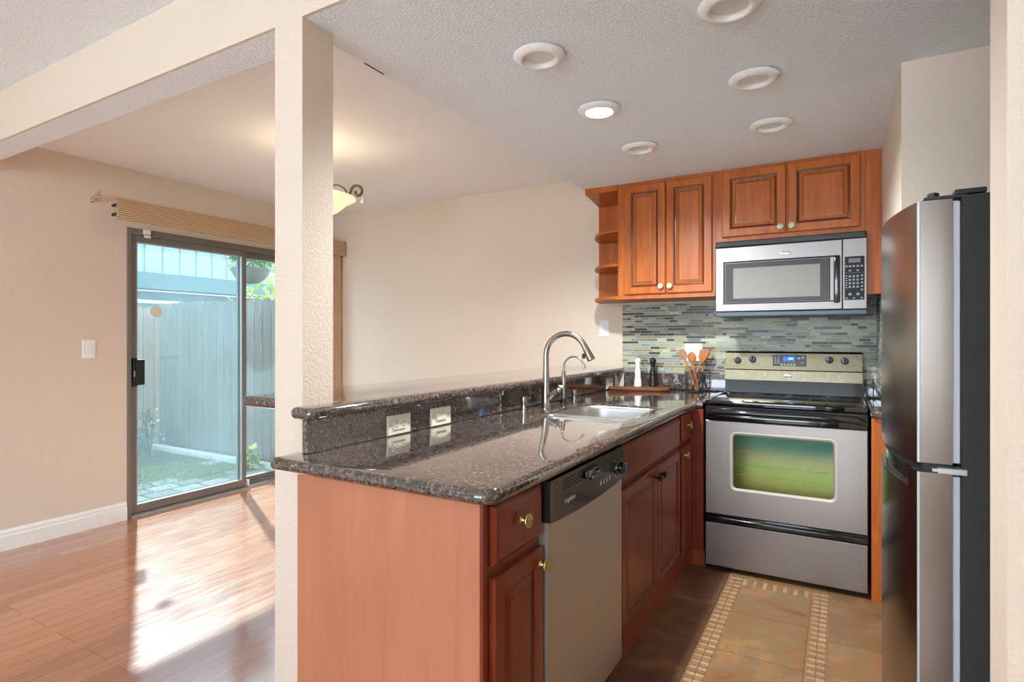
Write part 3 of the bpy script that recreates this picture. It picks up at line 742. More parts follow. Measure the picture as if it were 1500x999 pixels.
for i, (x, z) in enumerate(((-.557, 1.119), (-.470, 1.127), (-.048, 1.130), (.030, 1.125))):
    b = MB(BG(x, z)); b.lathe([(.021, 0), (.021, -.006), (.018, -.009), (.017, -.024), (.013, -.026)], (0, 0, 0), 24, 'y'); kb = b.build('control_knob', M_slate, bgd, 40)
    b = MB(BG(x, z)); b.box(-.004, .004, -.036, -.024, -.018, .018, .002); b.build('knob_grip', M_black, kb)
b = MB(BG(-.262, 1.122)); b.box(-.092, .092, -.002, .002, -.033, .036, .002); cp = b.build('control_display', M_charcoal, bgd)
b = MB(BG(-.262, 1.122)); b.box(-.033, .031, -.003, -.0015, .000, .027, .0006); b.build('clock_screen', M_lcd, cp)
b = MB(BG(-.262, 1.122)); b.box(-.004, .020, -.0035, -.0028, .008, .018, .0004); b.build('clock_digits', M_lcd2, cp)
b = MB(BG(-.262, 1.122))
for k in range(5): b.lathe([(.0075, 0), (.0072, -.0012), (.001, -.0013)], (-.042+k*.0175, -.002, -.024), 12, 'y')
for x, z in ((.052, .016), (.074, .020)): b.lathe([(.0085, 0), (.0082, -.0012), (.001, -.0013)], (x, -.002, z), 12, 'y')
for k in range(3):
    b.box(-.031+k*.024, -.019+k*.024, -.003, -.0015, -.008, -.005)
for k in range(4): b.box(-.083, -.073, -.003, -.0015, -.016+k*.012, -.010+k*.012); b.box(-.066, -.056, -.003, -.0015, -.016+k*.012, -.010+k*.012)
b.box(.058, .08, -.003, -.0015, -.009, -.007); b.box(.062, .076, -.003, -.0015, -.016, -.013)
b.build('touch_buttons', M_btn, cp)
b = MB(); b.lathe([(.0165, 0), (.0165, -.0015), (.012, -.003), (.001, -.0032)], (0, 0, 0), 24, 'y')
bmesh.ops.scale(b.bm, vec=(1.55, 1, .6), verts=b.bm.verts[:]); bmesh.ops.translate(b.bm, vec=(-.266, YB-.1015, 1.031), verts=b.bm.verts[:])
bd = b.build('badge', M_badge, bgd, 40)
text_mesh('badge_lettering', 'Whirlpool', .0095, TXT_Y(-.266, YB-.1053, 1.031), plain('badge_ink', rgb(90, 94, 100), .5), bd, .0002)
# front
b = MB(); b.box(RX0, RX1, RY+.010, RY+.044, .846, .892, .004); b.build('front_trim', M_black, rg)
b = MB(); b.box(RX0+.001, RX1-.001, RY+.002, RY+.044, .816, .845, .003)
b.tube([(RX0+.008, RY-.004, .845), (RX0+.05, RY-.026, .862), (-.4, RY-.031, .866), (-.1, RY-.031, .866), (RX1-.05, RY-.026, .862), (RX1-.008, RY-.004, .845)], [.012, .014, .015, .015, .014, .012], 12)
b.build('door_handle', M_black, rg, 50)
b = MB(FY(RY)); framed(b, RX0+.001, RX1-.001, .308, .815, -.492, -.020, .458, .746, 0.0, -.006, .044)
od = b.build('oven_door', M_steel, rg)
def rrect(u0, u1, v0, v1, r, n=5): return round_poly([(u0, v0), (u1, v0), (u1, v1), (u0, v1)], r, n)
b = MB(FY(RY)); P0 = rrect(-.506, -.006, .444, .760, .03); P1 = rrect(-.499, -.013, .451, .753, .025); P2 = rrect(-.488, -.024, .462, .742, .018)
L = [b.loop([(x, y, z) for x, z in P]) for P, y in ((P0, .0005), (P0, -.003), (P1, -.004), (P2, .002))]
for i in range(3): b.bridge(L[i], L[i+1])
b.build('window_bezel', M_steel_d, od, 50)
b = MB(FY(RY)); P = rrect(-.489, -.023, .461, .743, .018); a = b.loop([(x, .0032, z) for x, z in P]); c = b.loop([(x, .001, z) for x, z in P]); b.bridge(a, c); b.face(a); b.face(c)
b.build('oven_window', M_ovglass, od)
b = MB(FY(RY))
for z in (.535, .588, .662): b.box(-.475, -.035, .0006, .0012, z, z+.0022)
b.build('oven_rack', plain('reflective_rack_wire', rgb(120, 116, 70), .4, .6), od)
b = MB(); b.box(RX0, RX1, RY+.006, RY+.044, .262, .306, .003); b.box(RX0+.001, RX1-.001, RY-.016, RY+.006, .272, .296, .006, 3); b.build('drawer_handle', M_black, rg, 50)
b = MB(); b.box(RX0+.001, RX1-.001, RY, RY+.044, .028, .261, .004); b.build('storage_drawer', M_steel, rg)

# ------------------------------------------------------------------ dishwasher
dw = thing('dishwasher', 'stainless dishwasher with black curved control panel under the granite worktop', 'dishwasher', (-1.0, 1.7, 0))
W0, W1, XD = 1.396, 2.008, -.690
b = MB(); b.box(-1.30, XD-.03, W0+.004, W1-.004, .10, .872); b.build('tub', M_blackm, dw)
b = MB(); b.box(-1.28, -.735, W0+.004, W1-.004, 0, .099); b.build('toe_kick', M_blackm, dw)
b = MB(FX(XD)); N = 14
top = [(W0+.002+(W1-W0-.004)*k/N) for k in range(N+1)]
def curve(t): return .752-.012*(1-(2*t-1)**2)
lo = [.095]*(N+1); hi = [curve(k/N) for k in range(N+1)]
def sheet(b, us, z0s, z1s, w0, w1):
    A = b.loop([(u, -w1, z) for u, z in zip(us, z0s)]); B_ = b.loop([(u, -w1, z) for u, z in zip(us, z1s)])
    Cc = b.loop([(u, -w0, z) for u, z in zip(us, z0s)]); D = b.loop([(u, -w0, z) for u, z in zip(us, z1s)])
    b.bridge(A, B_, False); b.bridge(D, Cc, False); b.bridge(Cc, A, False); b.bridge(B_, D, False)
    b.face([A[0], B_[0], D[0], Cc[0]]); b.face([A[-1], Cc[-1], D[-1], B_[-1]])
sheet(b, top, lo, hi, -.03, .002); b.build('door', M_steel_d, dw)
b = MB(FX(XD)); sheet(b, top, [h+.001 for h in hi], [.868]*(N+1), -.03, .010); pn = b.build('control_panel', M_charcoal, dw)
b = MB(FX(XD)); b.lathe([(.027, 0), (.026, -.004), (.021, -.006), (.020, -.022), (.016, -.025)], (1.945, -.010, .800), 24, 'y'); kb = b.build('dial', M_black, pn, 40)
b = MB(FX(XD)); b.box(1.942, 1.948, -.044, -.034, .782, .818, .002); b.build('dial_grip', M_slate, kb)
b = MB(FX(XD)); b.box(1.625, 1.735, -.026, -.009, .826, .852, .006, 3); b.box(1.66, 1.70, -.030, -.012, .818, .832, .004); b.build('latch_handle', M_black, pn, 40)
b = MB(FX(XD))
for k in range(4): b.box(1.475+k*.006, 1.61, -.0108, -.0095, .826+k*.0085, .829+k*.0085)
b.build('vent_slots', M_dark, pn)
b = MB(FX(XD))
for k in range(4):
    b = MB(FX(XD)); b.lathe([(.0048, 0), (.0048, -.0008), (.0032, -.0008), (.0032, 0)], (1.775+k*.028, -.0102, .785), 12, 'y', True); b.box(1.770+k*.028, 1.780+k*.028, -.0108, -.0098, .7745, .7805); b.build('indicator_mark', M_label, pn)
for a in range(8):
    b = MB(FX(XD)); b.sphere((1.945+.036*math.cos(a*PI/4), -.0102, .8+.036*math.sin(a*PI/4)), .0018, (1, .5, 1), 6); b.build('dial_mark', M_label, pn)
text_mesh('brand_lettering', 'Frigidaire', .020, TXT_X(XD+.0105, 1.528, .791), M_label, pn, .0003)

# ------------------------------------------------------------------ fridge
fr = thing('refrigerator', 'stainless two-door refrigerator with black textured side at the right', 'refrigerator', (.55, 2.05, 0))
b = MB(); b.box(.252, .93, 1.70, 2.41, .035, 1.598, .004); b.build('cabinet_body', M_frblack, fr)
for x in (.30, .88):
    for y in (1.75, 2.36):
        b = MB(); b.lathe([(.02, 0), (.02, .036)], (x, y, 0), 12); b.build('foot', M_blackm, fr)
def front_arc(y0=1.705, y1=2.405, n=16, ins=0.0):
    pts = []; ym = (y0+y1)/2
    for k in range(n+1):
        y = y0+(y1-y0)*k/n; pts.append((.168+ins-.054*(1-((y-ym)/((y1-y0)/2))**2), y))
    return pts
def fdoor(z0, z1, y0=1.705, y1=2.405, ins=0.0):
    b = MB(); arc = front_arc(y0, y1, ins=ins) if y0 == 1.705 and y1 == 2.405 else None
    b.prism(arc+[(.236, y1), (.236, y0)], z0, z1); return b
ud = fdoor(.955, 1.592).build('upper_door', M_steel_f, fr, 30)
b = MB(); full = front_arc()
sub = [p for p in full if p[1] > 1.76]; b.prism(full+[(.236, 2.405), (.236, 1.705)], .055, .885)
near = [(.168, 1.705), (.153, 1.752), (.236, 1.752), (.236, 1.705)]; b.prism(near, .885, .932); b.prism([(.19, 1.752), (.19, 2.405), (.236, 2.405), (.236, 1.752)], .885, .932)
ld = b.build('lower_door', M_steel_f, fr, 30)
b = MB(); b.prism([(p[0]+.012, p[1]) for p in sub]+[(.189, 2.40), (.189, sub[0][1])], .886, .930); b.build('pocket_handle', M_black, ld)
b = MB(); b.prism([(p[0]+.008, p[1]) for p in full]+[(.235, 2.40), (.235, 1.71)], .933, .954); b.build('divider_strip', M_blackm, fr)
for z0, z1, par in ((.955, 1.592, ud), (.055, .932, ld)):
    b = MB(); b.box(.166, .172, 1.7015, 1.7065, z0, z1, .001); b.build('edge_trim', M_alu, par)
    b = MB(); b.box(.2365, .2515, 1.712, 2.40, z0+.003, z1-.006, .002); b.build('door_gasket', M_gasket, par)
b = MB(); b.box(.18, .262, 1.702, 1.745, 1.593, 1.600, .001); b.lathe([(.012, 0), (.012, .012), (.008, .014)], (.20, 1.722, 1.598), 12); b.box(.24, .30, 1.702, 1.74, 1.600, 1.612, .002); b.build('top_hinge', M_blackm, fr)
b = MB(); b.box(.205, .262, 1.690, 1.735, .934, .948, .002); b.box(.195, .245, 1.692, 1.720, .937, .945, .001); b.build('middle_hinge', M_alu, fr)
b = MB(); b.box(.150, .157, 1.795, 1.85, 1.50, 1.535, .002); b.build('badge', M_badge, ud)

# ------------------------------------------------------------------ sink and taps
sk = thing('sink', 'undermount stainless double-bowl kitchen sink set in the granite worktop', 'sink', (-.98, 2.52, .67))
def bowl(poly, ztop, depth):
    b = MB(); rings = []
    prof = [(-.001, 0), (.002, -.002), (.004, -.02), (.008, -depth*.75), (.02, -depth*.94), (.05, -depth)]
    for ins, dz in prof: rings.append(b.loop([(x, y, ztop+dz) for x, y in offset(poly, ins)]))
    for i in range(len(rings)-1): b.bridge(rings[i], rings[i+1])
    b.face(rings[-1])
    c = (sum(p[0] for p in poly)/len(poly), sum(p[1] for p in poly)/len(poly))
    return b, c
near_b = round_poly([(-1.177, 2.206), (-.776, 2.206), (-.776, 2.405), (-1.177, 2.405)], [.029, .029, .035, .035], 5)
far_b = round_poly([(-1.177, 2.425), (-.776, 2.425), (-.776, 2.844), (-1.177, 2.844)], [.035, .035, .059, .129], 6)
for P, dp in ((near_b, .16), (far_b, .20)):
    b, c = bowl(P, .9035, dp+.03); bo = b.build('bowl', M_sink, sk, 50)
    b = MB(); b.lathe([(.04, .8735-dp+.001), (.038, .8735-dp+.004), (.02, .8735-dp+.0015), (.001, .8735-dp+.001)], (c[0], c[1], 0), 20); b.build('drain', M_nickel, bo, 40)
b = MB(); b.box(-1.1765, -.7765, 2.400, 2.430, .895, .9038, .004); b.build('divider_rim', M_sink, sk)
def arc_pts(c, r, a0, a1, n, plane=(1, 0)):
    return [(c[0]+r*math.cos(a0+(a1-a0)*k/n)*plane[0], c[1]+r*math.cos(a0+(a1-a0)*k/n)*plane[1], c[2]+r*math.sin(a0+(a1-a0)*k/n)) for k in range(n+1)]
FXp, FYp = -1.248, 2.515
fc = thing('kitchen_faucet', 'tall brushed nickel pull-down gooseneck faucet behind the sink', 'faucet', (FXp, FYp, .914))
b = MB(); b.lathe([(.027, .9145), (.027, .919), (.0215, .925), (.0205, .96), (.019, 1.0)], (FXp, FYp, 0), 24)
b.tube([(FXp, FYp, .99), (FXp, FYp, 1.05), (FXp, FYp, 1.12), (FXp, FYp, 1.165)]+arc_pts((FXp+.107, FYp, 1.174), .107, PI, .5, 18), [.019, .0165, .0145, .0138]+[.0135]*19, 16)
b.build('body', M_nickel, fc, 60)
p5 = (FXp+.107+.107*math.cos(.5), 1.174+.107*math.sin(.5)); dd = (math.sin(.5), -math.cos(.5))
e = [(p5[0]+dd[0]*t, FYp, p5[1]+dd[1]*t) for t in (0, .012, .025, .04, .055, .068, .078)]
b = MB(); b.tube(e, [.0142, .0150, .0158, .0168, .0178, .0186, .0190], 16); sh = b.build('spray_head', M_nickel, fc, 60)
b = MB(); b.box(e[3][0]-.028, e[3][0]-.014, FYp-.007, FYp+.007, e[3][2]-.028, e[3][2]-.004, .003); b.build('spray_button', M_blackm, sh)
b = MB(); b.tube([(FXp+.002, FYp, .955), (FXp+.030, FYp-.002, .982), (FXp+.062, FYp-.004, 1.002)], [.017, .0155, .0125], 16); b.sphere((FXp+.070, FYp-.004, 1.006), .014); hb = b.build('valve_arm', M_nickel, fc, 60)
GX, GY = -1.272, 2.775
f2 = thing('filter_faucet', 'slim chrome drinking water faucet with small gooseneck behind the large faucet', 'faucet', (GX, GY, .914))
b = MB(); b.lathe([(.022, .9145), (.022, .920), (.012, .932), (.0085, .94)], (GX, GY, 0), 20)
b.build('base', M_black, f2, 50)
b = MB(); b.tube([(GX, GY, .935), (GX, GY, 1.0), (GX, GY, 1.075), (GX, GY, 1.088)], [.009, .0115, .011, .005], 14)
b.tube([(GX, GY, 1.08), (GX, GY, 1.10)]+arc_pts((GX+.058, GY, 1.104), .058, PI, .35, 12), .0048, 10); b.build('spout', M_nickel, f2, 60)
b = MB(); b.tube([(GX+.1125, GY, 1.124), (GX+.120, GY, 1.098)], [.006, .0072], 10); b.build('spout_tip', M_nickel, f2, 60)
b = MB(); b.sphere((GX-.006, GY-.018, 1.0), .009); b.tube([(GX-.003, GY-.01, 1.0), (GX-.012, GY-.032, 1.008)], .004, 8); b.build('tap_lever', M_ivory, f2, 60)
for nm, lab, x, y, h in (('soap_dispenser', 'short brushed nickel soap pump left of the large faucet', -1.305, 2.395, .066), ('air_gap', 'short brushed nickel cylinder cap right of the small filter faucet', -1.265, 2.90, .062)):
    t = thing(nm, lab, 'soap dispenser' if nm[0] == 's' else 'sink cap', (x, y, .914))
    b = MB(); b.lathe([(.021, .9145), (.021, .918), (.013, .921), (.012, .914+h*.45)], (x, y, 0), 20); b.build('collar', M_nickel, t, 50)
    b = MB(); b.lathe([(.0145, .914+h*.40), (.0155, .914+h*.5), (.0155, .914+h-.002), (.013, .914+h)], (x, y, 0), 20)
    if nm[0] == 's': b.tube([(x+.010, y, .914+h-.008), (x+.034, y, .914+h-.008)], .006, 10)
    b.build('cap', M_nickel, t, 50)

# ------------------------------------------------------------------ wall plates
def plate(M, u0, u1, v0, v1, parent, mat=M_ivory):
    b = MB(M); b.rings(u0, u1, v0, v1, [(0, 0), (0, .003), (.003, .0055)]); return b.build('face_plate', mat, parent)
G = FX(XS+.0003)
t = thing('power_outlet', 'ivory double outlet laid sideways in the granite upstand, nearest the column', 'outlet', (XS, 1.57, .915))
plate(G, 1.508, 1.632, .9155, .9865, t)
b = MB(G); b.box(1.536, 1.604, -.008, -.004, .933, .968, .002); rc = b.build('receptacle', M_ivory, t)
b = MB(G)
for u in (1.553, 1.588):
    for dz in (-.007, .007): b.box(u-.004, u+.004, -.0086, -.0075, .951+dz-.0012, .951+dz+.0012)
    b.sphere((u-.011, -.0078, .951), .0024, (1, .6, 1), 8)
b.build('socket_slots', M_dark, rc)
for u in (1.522, 1.618):
    b = MB(G); b.sphere((u, -.0055, .951), .0022, (1, .5, 1), 8); b.build('screw', M_dark, t)
t = thing('light_switch', 'ivory rocker switch laid sideways in the granite upstand, right of the double outlet', 'switch', (XS, 1.815, .915))
plate(G, 1.752, 1.882, .9155, .9865, t)
b = MB(G); b.box(1.785, 1.850, -.009, -.004, .935, .966, .003); b.build('rocker', M_ivory, t)
for u in (1.766, 1.868):
    b = MB(G); b.sphere((u, -.0055, .951), .0022, (1, .5, 1), 8); b.build('screw', M_dark, t)
t = thing('power_outlet', 'pale outlet plate in the granite upstand beside the cutting board tip', 'outlet', (XS, 3.74, .915))
plate(G, 3.675, 3.795, .9155, .9865, t)
b = MB(G); b.box(3.70, 3.77, -.008, -.004, .933, .968, .002); b.build('receptacle', M_ivory, t)
def rocker_plate(M, u, v, label, cat, name, hw=.0375, hh=.06, mat=M_white, n=1, loc=(0, 0, 0)):
    t = thing(name, label, cat, loc); plate(M, u-hw, u+hw, v-hh, v+hh, t, mat)
    for k in range(n):
        uu = u+(k-(n-1)/2)*.046
        b = MB(M); b.box(uu-.0165, uu+.0165, -.009, -.005, v-.033, v+.033, .003); b.build('rocker' if 'switch' in name else 'receptacle', mat, t)
    return t
rocker_plate(FY(YB-.0003), -1.484, 1.331, 'white rocker switch on the beige wall left of the mosaic', 'switch', 'light_switch', loc=(-1.484, YB, 1.271))
rocker_plate(FX(XL+.0003), 1.880, 1.188, 'white light switch on the left wall beside the sliding door', 'switch', 'light_switch', loc=(XL, 1.88, 1.128))
t = rocker_plate(FY(YB-.0063), -.848, 1.165, 'white wall outlet behind the wooden spoons on the mosaic', 'outlet', 'power_outlet', .058, .06, M_white, 2, (-.848, YB, 1.105))

# ------------------------------------------------------------------ things on the worktop
Zc = .9143
P = [(-1.355, 3.690), (-1.345, 3.675), (-1.28, 3.67), (-1.20, 3.655), (-1.10, 3.675), (-1.0, 3.70), (-.965, 3.74), (-.975, 3.83), (-1.03, 3.895), (-1.15, 3.90), (-1.24, 3.885), (-1.275, 3.79), (-1.315, 3.725), (-1.345, 3.715)]
P = round_poly(P, .012, 3)
b = MB(); A = [b.loop([(x, y, Zc+z) for x, y in offset(P, d)]) for d, z in ((.004, 0), (0, .005), (0, .014), (.004, .018))]
for i in range(3): b.bridge(A[i], A[i+1])
b.face(A[0][::-1]); b.face(A[-1]); bo = b.build('cutting_board', M_board, None, 40, (-1.15, 3.78, Zc)); tag(bo, 'brown wooden cutting board on the granite in the corner, carrying both mills', 'cutting board')
ML = [(.026, 0), (.0275, .004), (.0265, .010), (.0235, .048), (.0215, .058), (.0225, .062), (.0205, .068), (.019, .072), (.0215, .080), (.0205, .098), (.0175, .118), (.015, .134), (.0155, .146), (.0175, .150), (.0175, .156)]
MH = [(.0165, .1565), (.0175, .160), (.021, .170), (.0225, .179), (.021, .188), (.014, .195), (.008, .197)]
MT = [(.005, .197), (.007, .202), (.0055, .208), (.002, .210)]
def mill(nm, lab, mat, x, y):
    t = thing(nm, lab, 'mill', (x, y, Zc+.018))
    for part, pr, mm in (('body', ML, mat), ('head', MH, mat), ('finial', MT, M_nickel)):
        b = MB(); b.lathe([(r, h*.98) for r, h in pr], (x, y, Zc+.0183), 28); b.build(part, mm, t, 40)
mill('salt_mill', 'white turned wooden mill standing on the cutting board', M_mill_w, -1.188, 3.80)
mill('pepper_mill', 'black turned wooden mill standing on the cutting board', M_mill_b, -1.098, 3.845)
UX, UY = -.812, 3.800
uc = thing('utensil_basket', 'black wire basket holding wooden spoons on the worktop by the range', 'utensil basket', (UX, UY, Zc))
hw = .050; Hh = .125
b = MB(); sq = [(-hw, -hw), (hw, -hw), (hw, hw), (-hw, hw)]
for z in (Zc+.003, Zc+.040, Zc+.085, Zc+Hh):
    rr = round_poly([(UX+x, UY+y) for x, y in sq], .015, 3); b.tube([(x, y, z) for x, y in rr]+[(rr[0][0], rr[0][1], z)], .0022 if z > Zc+.1 or z < Zc+.01 else .0013, 6)
for k in range(6):
    o_ = -hw+.008+k*(2*hw-.016)/5
    for q in ((o_, -hw), (o_, hw), (-hw, o_), (hw, o_)): b.tube([(UX+q[0], UY+q[1], Zc+.003), (UX+q[0], UY+q[1], Zc+Hh)], .0013, 6)
for k in range(5):
    o_ = -hw+.012+k*(2*hw-.024)/4; b.tube([(UX+o_, UY-hw, Zc+.004), (UX+o_, UY+hw, Zc+.004)], .0013, 6)
b.build('wire_frame', M_blackm, uc)
def utensil(name, lab, foot, head, kind, roll=0):
    f = Vector(foot); h = Vector(head); d = (h-f).normalized(); side = d.cross(Vector((0, 1, 0))).normalized(); nrm = side.cross(d)
    Mx = Matrix((( side.x, nrm.x, d.x, f.x), (side.y, nrm.y, d.y, f.y), (side.z, nrm.z, d.z, f.z), (0, 0, 0, 1))) @ Matrix.Rotation(roll, 4, 'Z')
    L = (h-f).length; t = thing(name, lab, name.split('_')[-1], tuple(f))
    b = MB(Mx); b.tube([(0, 0, 0), (0, 0, .02), (0, 0, L*.6), (0, 0, L-.055)], [.0055, .0075, .0062, .0065], 10); b.build('handle', M_spoon, t, 50)
    b = MB(Mx); c = L-.035
    if kind == 'spoon':
        prof = [(.10, -.036), (.55, -.028), (.9, -.014), (1, 0), (.93, .016), (.65, .030), (.2, .036)]
        rows_o = []; rows_i = []
        for w_, z_ in prof:
            rows_o.append(b.loop([(.027*w_*math.cos(a), .008*w_*math.sin(a)+.004, c+z_) for a in [2*PI*k/14 for k in range(14)]]))
        for i in range(len(rows_o)-1): b.bridge(rows_o[i], rows_o[i+1])
        b.face(rows_o[0][::-1]); b.face(rows_o[-1])
    elif kind == 'slot':
        P = [(.024*math.cos(a), c+.036*math.sin(a)) for a in [2*PI*k/18 for k in range(18)]]; Q = [(.010*math.cos(a), c+.024*math.sin(a)) for a in [2*PI*k/18 for k in range(18)]]
        A = [b.loop([(x, y, z) for x, z in pp]) for pp, y in ((P, -.004), (P, .004), (Q, .003), (Q, -.003))]
        for i in range(4): b.bridge(A[i], A[(i+1) % 4])
    else:
        P = [(-.009, c-.045), (.009, c-.045), (.024, c-.01), (.030, c+.035), (-.030, c+.045), (-.024, c-.01)]
        A = [b.loop([(x, y, z) for x, z in P]) for y in (-.0035, .0035)]; b.bridge(A[0], A[1]); b.face(A[0][::-1]); b.face(A[1])
    b.build('blade' if kind == 'spatula' else 'bowl', M_spoon, t, 50)
z0 = Zc+.008
utensil('wooden_slotted_spoon', 'slotted wooden spoon leaning left in the wire basket', (UX+.020, UY-.030, z0), (UX-.078, UY-.028, z0+.262), 'slot')
utensil('wooden_spoon', 'wooden spoon with round bowl standing upright in the wire basket middle', (UX+.026, UY-.010, z0), (UX-.022, UY-.009, z0+.245), 'spoon')
utensil('wooden_spatula', 'flat wooden spatula leaning right in the wire basket', (UX-.030, UY+.012, z0), (UX+.062, UY+.012, z0+.255), 'spatula')
utensil('wooden_turner', 'narrow wooden turner leaning furthest right in the wire basket', (UX-.026, UY+.034, z0), (UX+.090, UY+.050, z0+.262), 'spatula', 1.3)

# ------------------------------------------------------------------ ceiling lights
def downlight(x, y, lab, lit=False):
    t = thing('recessed_light', lab, 'ceiling light', (x, y, H1), 'recessed ceiling lights')
    b = MB(); b.lathe([(.070, .0), (.070, -.006), (.091, -.006), (.092, -.010), (.086, -.016), (.070, -.022), (.062, -.023), (.058, -.020), (.056, -.002), (.056, .0)], (x, y, H1-.0005), 48, 'z', True); b.build('trim_ring', M_trim, t, 50)
    b = MB(); b.lathe([(.0555, -.019), (.0555, -.017), (.001, -.0169)] if lit else [(.0555, -.006), (.054, -.004), (.001, -.0035)], (x, y, H1), 36); b.build('lens', M_lens_on if lit else M_lens, t, 40)
    if lit:
        d = bpy.data.lights.new('lamp', 'SPOT'); d.energy = 104; d.spot_size = 2.85; d.spot_blend = .6; d.color = (.90, .96, 1); d.shadow_soft_size = .05
        o = bpy.data.objects.new('bulb_light', d); C.objects.link(o); o.parent = t; o.location = (0, 0, -.04)
# trim seen slightly lowered from the ceiling: dark shadow gap comes from the lathe thickness
downlight(-.907, 1.775, 'unlit recessed ceiling light nearest the column')
downlight(-.895, 2.317, 'lit recessed ceiling light, the only glowing one', True)
downlight(-.891, 2.882, 'unlit recessed ceiling light behind the glowing one, toward the tall wall cabinet')
downlight(-.280, 1.784, 'unlit recessed ceiling light cut off by the top edge of the photo')
downlight(-.278, 2.330, 'unlit recessed ceiling light in the middle of the right-hand row')
downlight(-.270, 2.872, 'unlit recessed ceiling light in front of the microwave cabinet')

# ------------------------------------------------------------------ chandelier in the dining area (mostly behind the column)
HX, HY = -2.735, 2.40
ch = thing('chandelier', 'cream glass bowl chandelier with scrolled bronze arms hanging over the dining area', 'chandelier', (HX, HY, H2))
b = MB(); b.lathe([(.065, -.001), (.06, -.02), (.03, -.032), (.012, -.04)], (HX, HY, H2), 24); b.tube([(HX, HY, H2-.035), (HX, HY, H2-.17)], .008, 10)
b.lathe([(.010, -.09), (.022, -.10), (.022, -.115), (.010, -.125)], (HX, HY, H2), 16); b.build('stem', M_irn, ch, 50)
b = MB(); pr = [(.015, 0), (.07, .008), (.12, .03), (.155, .06), (.185, .088), (.225, .108), (.232, .112)]
ins = [(r-.004 if r > .02 else r, h+.005) for r, h in pr[::-1]]
b.lathe([(r, 1.995+h) for r, h in pr]+[(r, 1.995+h) for r, h in ins], (HX, HY, 0), 40); b.build('bowl_shade', M_shade, ch, 60)
b = MB(); b.lathe([(.004, -.02), (.012, -.012), (.016, 0), (.010, .01)], (HX, HY, 1.985), 16); b.build('finial', M_irn, ch, 50)
for k in range(3):
    a = .52+k*2*PI/3; ca_, sa_ = math.cos(a), math.sin(a)
    pts = []
    S = [(.02, .10), (.05, .155), (.10, .185), (.145, .18), (.175, .155), (.178, .125), (.165, .115)]
    S2 = [(.165, .115), (.19, .12), (.205, .145), (.215, .17), (.235, .185), (.262, .178), (.275, .155), (.268, .132), (.248, .126), (.235, .14), (.240, .153)]
    S3 = [(.02, .17), (.045, .20), (.07, .205), (.085, .19), (.078, .172), (.062, .176)]
    b = MB()
    for Sx, r in ((S, .0075), (S2, .0085), (S3, .006)):
        # smooth by subdividing
        q = []
        for i in range(len(Sx)-1):
            p0 = Sx[max(i-1, 0)]; p1 = Sx[i]; p2 = Sx[i+1]; p3 = Sx[min(i+2, len(Sx)-1)]
            for s_ in range(4):
                u = s_/4; f = lambda j: .5*((2*p1[j])+(-p0[j]+p2[j])*u+(2*p0[j]-5*p1[j]+4*p2[j]-p3[j])*u*u+(-p0[j]+3*p1[j]-3*p2[j]+p3[j])*u**3)
                q.append((f(0), f(1)))
        q.append(Sx[-1]); b.tube([(HX+r_*ca_, HY+r_*sa_, 1.995+h_) for r_, h_ in q], r, 8)
    am = b.build('scroll_arm', M_irn, ch, 60)
    b = MB(); xx, yy = HX+.278*ca_, HY+.278*sa_; b.tube([(xx, yy, 2.155), (xx, yy, 2.118)], .0012, 6); b.lathe([(.002, .048), (.008, .030), (.012, .016), (.009, .004), (.001, 0)], (xx, yy, 2.070), 8); b.build('crystal_drop', M_crystal, am)
d = bpy.data.lights.new('lamp', 'POINT'); d.energy = 1.2; d.color = (1, .88, .68); d.shadow_soft_size = .06
o = bpy.data.objects.new('bulb_light', d); C.objects.link(o); o.parent = ch; o.location = (0, 0, 2.13-H2)

# ------------------------------------------------------------------ blind over the sliding door
bl = thing('vertical_blind', 'woven wood blind valance above the sliding door with slats stacked at the far end', 'blind', (-4.19, 2.95, 2.04))
b = MB(); b.box(-4.092, -4.080, 1.948, YB-.012, 2.040, 2.182, .002)
for k in range(9): b.box(-4.080, -4.0775, 1.948, YB-.012, 2.046+k*.015, 2.055+k*.015, .001)
b.box(-4.29, -4.093, YB-.024, YB-.012, 2.040, 2.182, .001); b.build('valance', M_woven, bl)
b = MB(); b.box(-4.2, -4.15, 1.99, YB-.03, 2.115, 2.15, .003); b.build('head_rail', M_alu, bl)
for z in (2.075, 2.135):
    b = MB(); b.box(-4.16, -4.0925, 1.950, 1.972, z-.009, z+.009, .002); b.build('bracket', M_blackm, bl)
for k in range(9):
    b = MB(); y = 3.79+k*.014; b.box(-4.222, -4.118, y, y+.0022, .03, 2.112); b.build('slat', M_slat, bl)
b = MB(Matrix.Translation((-4.2985, 1.895, 2.160)) @ Matrix.Rotation(-.30, 4, 'Y')); b.box(.0, .118, -.006, .006, .0, .030, .001)
for k in range(2): b.box(.002, .116, -.0075, -.006, .004+k*.014, .012+k*.014)
rt = b.build('valance_end_piece', M_woven, None, None, (-4.29, 1.83, 2.15)); tag(rt, 'short loose woven end piece of the valance fixed to the wall left of it', 'valance piece')

